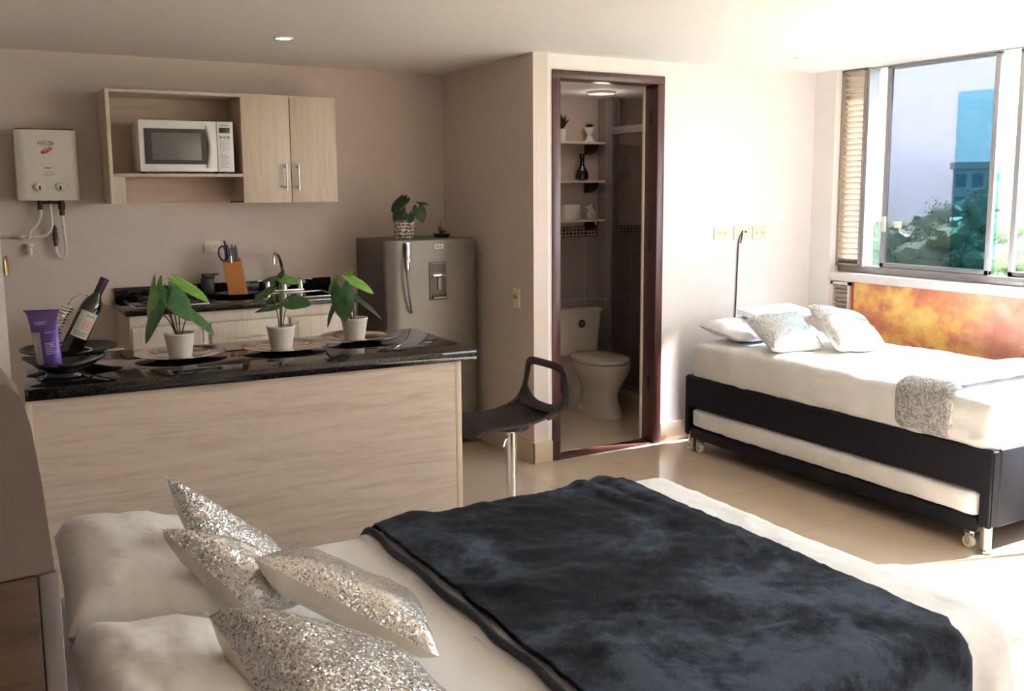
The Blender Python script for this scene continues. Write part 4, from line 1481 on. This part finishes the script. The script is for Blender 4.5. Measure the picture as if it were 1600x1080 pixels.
for k, z in enumerate((2.012, 1.722, 1.428)):
    s = thing('wall_shelf', ['top narrow wall shelf above the toilet', 'middle narrow wall shelf above the toilet', 'lowest narrow wall shelf above the toilet, over the mosaic'][k], 'shelf', (0, 0, z), 0, 'bathroom wall shelves')
    obj('board', box(3.72, 4.275, 6.03, 6.178, -.022, -.004, bev=.002), MT['ivory'], s)
    for x in (3.80, 4.18):
        a = nb()
        pr = [Vector((0, 6.178, -.022)), Vector((0, 6.06, -.022))]+[Vector((0, 6.178-.118*math.cos(q), -.022-.075*math.sin(q))) for q in (.3, .6, .9, 1.2, 1.45)]+[Vector((0, 6.178, -.098))]
        rings(a, [[p+Vector((x, 0, 0)) for p in pr], [p+Vector((x+.055, 0, 0)) for p in pr]])
        obj('bracket', a, MT['bronze'], s)
def spiky(nm, lab, x, y, z, prof, r, n, h, mat, lm, grp=None):
    t = thing(nm, lab, 'potted plant', (x, y, z), 0, grp)
    a = nb(); lathe(a, prof, n=24); obj('pot', a, mat, t)
    top = max(p[1] for p in prof)
    rnd = random.Random(nm+lab)
    a = nb()
    for k in range(n):
        an = 2*PI*k/n+rnd.uniform(-.2, .2); q = rnd.uniform(.4, 1)
        _merge(a, leafmesh((.006*math.cos(an), .006*math.sin(an), top-.004), (r*q*math.cos(an), r*q*math.sin(an), top+h*(1.25-q*.7)), .022, (-math.cos(an)*.5, -math.sin(an)*.5, .8), back=0, m=2, n=6))
    obj('leaves', a, lm, t, sharp=60)
    return t
ZS = (2.0085, 1.7185, 1.4245)
spiky('potted_plant', 'bushy dark plant in white pot on the top bathroom shelf by the door frame', 3.915, 6.09, ZS[0], [(.030, 0), (.034, .09), (.036, .092), (.03, .092)], .075, 30, .12, MT['white'], MT['leafd'])
spiky('potted_plant', 'plant in hourglass white pot on the right of the top bathroom shelf', 4.165, 6.085, ZS[0], [(.04, 0), (.036, .01), (.018, .045), (.022, .06), (.045, .105), (.043, .108), (.036, .105)], .05, 16, .035, MT['white'], MT['leafd'])
spiky('potted_plant', 'small succulent in white pot on the lowest bathroom shelf', 4.19, 6.10, ZS[2], [(.025, 0), (.036, .055), (.038, .06), (.03, .06)], .055, 16, .055, MT['white'], MT['leafd'])
a = nb(); lathe(a, [(.03, 0), (.048, .01), (.052, .03), (.044, .07), (.022, .105), (.018, .12), (.022, .125), (.018, .13), (.017, .165), (.022, .17), (.02, .2), (.004, .205)], n=28)
tag(obj('decanter', a, MT['glassdk'], loc=(4.10, 6.09, ZS[1])), 'dark faceted glass decanter on the middle bathroom shelf', 'decanter')
a = nb(); lathe(a, [(.02, 0), (.074, 0), (.076, .004), (.076, .108), (.074, .112), (.02, .112)], n=40)
tag(obj('toilet_roll', a, MT['white'], loc=(4.0, 6.098, ZS[2])), 'fat white paper roll on the lowest bathroom shelf', 'toilet roll')
a = nb(); rows = []
for i in range(13):
    f = i/12
    row = []
    for j in range(9):
        q = j/8
        row.append(Vector((4.085+.085*f+.035*q*(1-f)+.02*q, 6.02-.015*math.sin(f*3), ZS[2]+.095-.12*f+.02*q-.045*q*f+.004*math.sin(q*9))))
    rows.append(row)
rings(a, rows, False); bmesh.ops.solidify(a, geom=list(a.faces), thickness=.004)
tag(obj('hand_towel', a, MT['cloth']), 'folded pale towel hanging off the lowest bathroom shelf', 'towel')
# shower screen
sh = thing('shower_screen', 'smoky glass shower screen with aluminium frame right of the toilet', 'shower screen', (0, 0, 0))
obj('profile', box(BXG-.012, BXG+.03, 5.972, 5.998, .08, 2.335, bev=.002), MT['alu'], sh)
obj('glass', box(BXG+.004, BXG+.012, 5.02, 5.972, .16, 2.06), MT['bglass'], sh)
obj('top_rail', box(BXG-.012, BXG+.03, 4.95, 5.972, 2.06, 2.115, bev=.003), MT['alu'], sh)
obj('bottom_rail', box(BXG-.012, BXG+.03, 4.95, 5.972, .13, .16, bev=.003), MT['alu'], sh)
struct('trim_2', box(BXG-.03, BXG+.07, 4.904, 5.998, 0, .13, bev=.004), MT['base'], 'low tiled shower kerb')

# ------------------------------------------------------------------ main bed in the foreground
BXA, BXB, BYA, BYB, BZ = .10, 2.30, 1.37, 2.855, .553
db = thing('double_bed', 'double bed with taupe padded headboard in the foreground', 'bed', (0, 0, 0))
obj('base', box(.13, 2.24, BYA+.05, BYB-.05, .10, .29, bev=.02), MT['leather'], db)
a = nb()
for x in (.2, 2.15):
    for y in (BYA+.12, BYB-.12):
        lathe(a, [(.028, 0), (.028, .02), (.022, .02), (.022, .105)], x, y, 0, 16)
obj('feet', a, MT['steel'], db)
# headboard: thick padded slab, stands slightly askew behind the mattress
HR = R(5.0)
hm = Matrix.Translation((.074, 1.30, 0)) @ Matrix.Rotation(HR, 4, 'Z')
a = nb()
prof = [(0.0, .06), (0.0, 1.12), (-.004, 1.20), (-.010, 1.29), (-.018, 1.365), (-.027, 1.405), (-.042, 1.422), (-.07, 1.428), (-.13, 1.424), (-.165, 1.40), (-.175, 1.34), (-.175, .06)]
rs = []
for i in range(25):
    y = 1.62*i/24
    ins = .010 if i in (0, 24) else 0.
    cx_, cz_ = -.088, .75
    rs.append([Vector((cx_+(x-cx_)*(1-ins*6), y, cz_+(z-cz_)*(1-ins*.6)+.0025*fbm((x*3, y*5, z*3), 2, 2, 1))) for x, z in prof])
rings(a, rs)
a.transform(hm)
obj('headboard', a, MT['head'], db, sharp=50)
a = nb(); bx(a, -.15, -.0275, -.004, .012, .10, 1.172, bev=.004)
a.transform(hm)
obj('end_panel', a, MT['brown'], db, 'glossy dark brown end panel of the headboard')
a = nb(); bx(a, -.0275, -.003, -.006, .01, .10, 1.172, bev=.005); a.transform(hm)
obj('edge_band', a, MT['headedge'], db)

def wrinkle(bm, amp, sx, sy, seed, zmin=-1):
    for v in bm.verts:
        n = v.normal
        v.co += n*amp*fbm((v.co.x*sx, v.co.y*sy, v.co.z*6), 1, 4, seed)

a = softbox(BXA, BXB-.008, BYA+.006, BYB-.006, .285, BZ-.006, .07, (60, 48, 8), .004, 5, 2)
tag(obj('mattress', a, MT['sheet'], sharp=80), 'white sheeted mattress of the foreground double bed', 'mattress')
a = softbox(.985, BXB, BYA, BYB, .17, BZ+.001, .075, (70, 72, 12), .004, 6, 5, bottom=False)
bmesh.ops.delete(a, geom=[f for f in a.faces if f.calc_center_median().x < .988 and f.normal.x < -.2 or f.normal.x < -.5], context='FACES')
a.normal_update()
for v in a.verts:
    if v.co.z < BZ-.05:                       # hanging pleats
        k = (BZ-.05-v.co.z)
        v.co += v.normal*(.05*k*math.sin(v.co.x*55+v.co.y*60+2*fbm(v.co, 3, 2, 1))+.10*k)
wrinkle(a, .006, 5, 9, 4)
bmesh.ops.solidify(a, geom=list(a.faces), thickness=.003)
tag(obj('top_sheet', a, MT['sheet'], sharp=80), 'white top sheet spread over the foreground bed under the dark blanket', 'sheet')
# blanket
BX_A, BX_B = 1.05, 2.10
def folds(p):
    h = 0.
    for (ax, ay, bx_, by, w, hh) in ((1.98, 2.86, 2.02, 1.9, .035, .019), (1.88, 2.86, 1.95, 2.25, .03, .018), (1.22, 2.84, 1.24, 1.4, .06, .012), (1.10, 2.2, 1.3, 2.05, .03, .012), (1.3, 2.35, 1.55, 2.3, .025, .010),
                                     (1.45, 1.9, 1.8, 1.75, .03, .010), (1.6, 1.6, 2.0, 1.5, .03, .012), (1.15, 1.75, 1.5, 1.6, .03, .01), (1.5, 2.75, 1.7, 2.6, .03, .010)):
        A, B, P = Vector((ax, ay)), Vector((bx_, by)), Vector((p.x, p.y))
        d = B-A
        t_ = max(0, min(1, (P-A).dot(d)/d.dot(d)))
        q = (P-(A+d*t_)).length/w
        h += hh*math.exp(-q*q)*(1-.5*t_)
    return h
a = softbox(BX_A, BX_B, BYA-.012, BYB+.012, .13, BZ+.012, .08, (96, 120, 14), .0, 5, 1, bottom=False)
a.normal_update()
bmesh.ops.delete(a, geom=[f for f in a.faces if abs(f.normal.x) > .5 and abs(f.normal.z) < .8], context='FACES')
for v in list(a.verts):
    # undo the rounding at the two cut ends so the blanket runs out flat
    if v.co.z > BZ-.08:
        pass
a.normal_update()
for v in a.verts:
    tdist = min(v.co.x-BX_A, BX_B-v.co.x)
    if v.co.z > .3 and tdist < .08 and BYA+.06 < v.co.y < BYB-.06:
        v.co.z = BZ+.012
a.normal_update()
for v in a.verts:
    top_ = max(0, min(1, (v.co.z-BZ+.06)/.06))
    w_ = .007*fbm((v.co.x*5, v.co.y*8, v.co.z*5), 1, 4, 9)+.006*abs(fbm((v.co.x*11, v.co.y*14, 0), 1, 4, 2))
    v.co += v.normal*(w_+.004)
    v.co.z += folds(v.co)*top_
    if v.co.z < BZ-.06:
        k = BZ-.06-v.co.z
        v.co.y += (1 if v.co.y > 2 else -1)*(.12*k+.06*k*math.sin(v.co.x*26+1.5*fbm(v.co, 3, 2, 4)))
bl = obj('blanket', a, MT['fleece'], sharp=80)
md = bl.modifiers.new('thick', 'SOLIDIFY'); md.thickness = .010; md.offset = 1
tag(bl, 'dark navy fleece blanket across the foreground bed', 'blanket')
hp = [(BX_A+.004, BYB+.03, .15), (BX_A+.004, BYB+.02, .40), (BX_A+.006, BYB+.006, BZ-.06), (BX_A+.010, BYB-.022, BZ-.012), (BX_A+.008, BYB-.075, BZ+.014)]
hp += [(BX_A+.004+.006*math.sin(i*1.7), BYB-.075-(BYB-BYA-.125)*i/16, BZ+.016+.002*math.sin(i*2.3)) for i in range(1, 16)]
hp += [(BX_A+.004, BYA+.05, BZ+.019), (BX_A+.004, BYA-.004, BZ-.03), (BX_A+.004, BYA-.02, .40), (BX_A+.004, BYA-.03, .15)]
a = nb(); tube(a, hp, .012, 10, 6)
obj('hem', a, MT['hem'], bl)

# ------------------------------------------------------------------ cushions and pillows
def cushion(nm, lab, cs, th, mf, mb, cat='cushion', group=None, n=26, wr=.006, pinch=.07, seed=0., po=.55):
    c = [Vector(p) for p in cs]                # P00, P10, P11, P01; the front faces (P10-P00)x(P01-P00)
    ctr = sum(c, Vector())/4
    o = thing(nm, lab, cat, ctr, 0, group) if mb else None
    nr = ((c[1]-c[0]).cross(c[3]-c[0])+(c[3]-c[2]).cross(c[1]-c[2])).normalized()
    def grid(sg):
        g = []
        for j in range(n+1):
            row = []
            for i in range(n+1):
                u, v = -1+2*i/n, -1+2*j/n
                u2 = u*(1-pinch*(1-v*v)); v2 = v*(1-pinch*(1-u*u))
                p = (c[0]*(1-u2)*(1-v2)+c[1]*(1+u2)*(1-v2)+c[2]*(1+u2)*(1+v2)+c[3]*(1-u2)*(1+v2))/4
                e = max(0, (1-u**4)*(1-v**4))
                h = th*.5*e**po
                h += wr*fbm((u*1.6, v*1.6, sg), 1.3, 4, seed)*min(1, e*3)
                row.append(p-ctr+nr*h*sg)
            g.append(row)
        return g
    f_, b_ = nb(), nb()
    rings(f_, grid(1), False)
    rings(b_, grid(-1), False)
    if mb:
        for fc in f_.faces: pass
        obj('sequin_front', f_, mf, o, sharp=70)
        obj('satin_back', b_, mb, o, sharp=70)
        return o
    _merge(f_, b_)
    bmesh.ops.remove_doubles(f_, verts=f_.verts, dist=.0004)
    bmesh.ops.recalc_face_normals(f_, faces=f_.faces)
    o = obj(nm, f_, mf, sharp=70, loc=ctr)
    return tag(o, lab, cat, group)
PZ = .60
cushion('pillow', 'white satin pillow against the headboard on the far half of the big bed', [(.13, 2.24, .665), (.60, 2.20, .62), (.52, 2.83, .63), (.15, 2.86, .70)], .24, MT['satin'], None, 'pillow', 'white pillows of the big bed', wr=.010, seed=1, pinch=.03, po=.42)
cushion('pillow', 'white satin pillow against the headboard on the near half of the big bed', [(.12, 1.50, .65), (.43, 1.48, .62), (.45, 2.16, .625), (.13, 2.20, .665)], .22, MT['satin'], None, 'pillow', 'white pillows of the big bed', wr=.010, seed=5, pinch=.03, po=.42)
CG = 'silver sequin cushions on the big bed'
cushion('sequin_cushion', 'silver sequin cushion standing tallest behind the others on the big bed', [(.46, 2.33, .66), (.74, 2.36, .585), (.655, 2.49, .695), (.39, 2.457, .945)], .10, MT['seq'], MT['satinb'], group=CG, seed=2)
cushion('sequin_cushion', 'brushed silver cushion with black fleck wedged in the middle of the heap', [(.525, 2.14, .66), (.66, 2.20, .64), (.555, 2.33, .75), (.341, 2.277, .87)], .12, MT['seqflat'], MT['satinb'], group=CG, seed=3)
cushion('sequin_cushion', 'brushed silver cushion reaching furthest towards the dark blanket', [(.518, 2.115, .815), (.862, 1.845, .60), (.945, 2.12, .585), (.64, 2.37, .715)], .12, MT['seqflat'], MT['satinb'], group=CG, seed=4)
cushion('sequin_cushion', 'glittering silver sequin cushion nearest the camera on the white pillow', [(.43, 1.56, .66), (.79, 1.46, .60), (.735, 1.80, .635), (.36, 1.885, .815)], .19, MT['seq'], MT['satinb'], group=CG, seed=6)

# ------------------------------------------------------------------ single bed with pull-out
TX0, TX1, TY0, TY1 = 3.885, 4.92, 2.50, 4.60
tb = thing('single_bed', 'black leatherette single bed frame by the window with steel feet', 'bed', (0, 0, 0))
a = nb()
ol = [(TY0, .12), (TY0, .485), (TY1, .485), (TY1, .10), (TY1-.045, .10), (TY1-.045, .285), (TY0+.062, .285), (TY0+.062, .12)]
rings(a, [[Vector((x, y, z)) for y, z in ol] for x in (TX0, TX0+.06)])
bmesh.ops.bevel(a, geom=list(a.edges), offset=.010, segments=3, affect='EDGES')
obj('side_rail', a, MT['leather'], tb)
a = nb(); bx(a, TX1-.06, TX1, TY0, TY1, .12, .485, bev=.018, seg=3); obj('side_rail', a, MT['leather'], tb)
a = nb(); bx(a, TX0+.058, TX1-.002, TY0+.001, TY0+.062, .12, .485, bev=.010, seg=3); obj('foot_panel', a, MT['leather'], tb)
a = nb(); bx(a, TX0+.058, TX1-.002, TY1-.045, TY1-.001, .10, .485, bev=.010, seg=3); obj('head_panel', a, MT['leather'], tb)
obj('deck', box(TX0+.05, TX1-.05, TY0+.05, TY1-.04, .40, .45), MT['leather'], tb)
for x in (TX0+.035, TX1-.05):
    for y in (TY0+.035, TY1-.04):
        a = nb(); lathe(a, [(.030, 0), (.034, .004), (.034, .012), (.024, .016), (.024, .11), (.026, .125)], x, y, 0, 24)
        obj('foot', a, MT['steel'], tb)
a = softbox(TX0+.005, TX1-.03, TY0+.005, TY1-.035, .452, .705, .06, (40, 80, 8), .006, 5, 3, crown=.012)
a.normal_update(); wrinkle(a, .006, 9, 7, 8)
tag(obj('mattress', a, MT['sheet'], sharp=80), 'thick white sheeted mattress on the black single bed', 'mattress')
tu = thing('trundle', 'black pull-out trundle base on casters under the single bed', 'trundle bed', (0, 0, 0))
a = nb(); bx(a, TX0+.006, TX1-.09, TY0+.07, TY1-.05, .085, .155, bev=.008); obj('base', a, MT['leather'], tu)
for x in (TX0+.03, TX1-.14):
    for y in (TY0+.115, TY1-.125):
        a = nb(); lathe(a, [(.026, -.012), (.029, -.008), (.029, .008), (.026, .012)], x, y, .0292, 24, axis='x')
        w_ = obj('caster', a, MT['ivory'], tu)
        a = nb(); bx(a, x-.018, x-.013, y-.012, y+.012, .02, .085, bev=.002); bx(a, x+.013, x+.018, y-.012, y+.012, .02, .085, bev=.002); bx(a, x-.018, x+.018, y-.015, y+.015, .07, .086, bev=.002)
        obj('fork', a, MT['steel'], w_)
a = softbox(TX0+.003, TX1-.10, TY0+.075, TY1-.06, .157, .278, .03, (30, 80, 6), .004, 8, 6)
a.normal_update(); wrinkle(a, .004, 9, 9, 3)
tag(obj('trundle_mattress', a, MT['sheet'], sharp=80), 'thin white mattress in the slot under the single bed', 'mattress')
# silver runner over the mattress
a = softbox(TX0-.006, TX1-.022, 2.69, 3.055, .47, .737, .07, (44, 20, 8), .003, 8, 4, crown=.012, bottom=False)
bmesh.ops.delete(a, geom=[f for f in a.faces if abs(f.normal.y) > .6], context='FACES')
a.normal_update()
for v in a.verts:
    if v.co.x > TX0+.09 and v.co.x < TX1-.11 and v.co.z < .733:
        v.co.z = .737
wrinkle(a, .004, 12, 12, 7)
ru = obj('bed_runner', a, MT['damask'], sharp=80)
md = ru.modifiers.new('thick', 'SOLIDIFY'); md.thickness = .004; md.offset = 1
tag(ru, 'silver patterned runner draped across the single bed', 'bed runner')
cushion('pillow', 'flat white pillow lying at the wall end of the single bed', [(3.96, 4.20, .755), (4.62, 4.18, .755), (4.62, 4.56, .80), (3.95, 4.57, .80)], .10, MT['sheet'], None, 'pillow', wr=.012, seed=7, pinch=.03, po=.42)
a = softbox(-.20, .20, -.13, .13, 0, .045, .02, (20, 14, 4), .004, 9, 2)
tw = obj('folded_towel', a, MT['sheet'], loc=(4.40, 4.36, .852), sharp=80); tw.rotation_euler = (R(4), R(-3), R(-14))
tag(tw, 'folded white towel on the pillow of the single bed', 'towel')
SG = 'silver cushions on the single bed'
cushion('sequin_cushion', 'glittering silver cushion on the single bed nearer its dark side rail', [(3.895, 3.87, .745), (4.22, 3.78, .745), (4.34, 4.08, .905), (4.05, 4.26, .86)], .13, MT['seq'], MT['satinb'], group=SG, seed=8)
cushion('sequin_cushion', 'brushed silver cushion on the single bed nearer the painted panel', [(4.17, 3.63, .755), (4.50, 3.58, .745), (4.74, 3.98, .86), (4.30, 4.0, .965)], .14, MT['seqflat'], MT['satinb'], group=SG, seed=9)
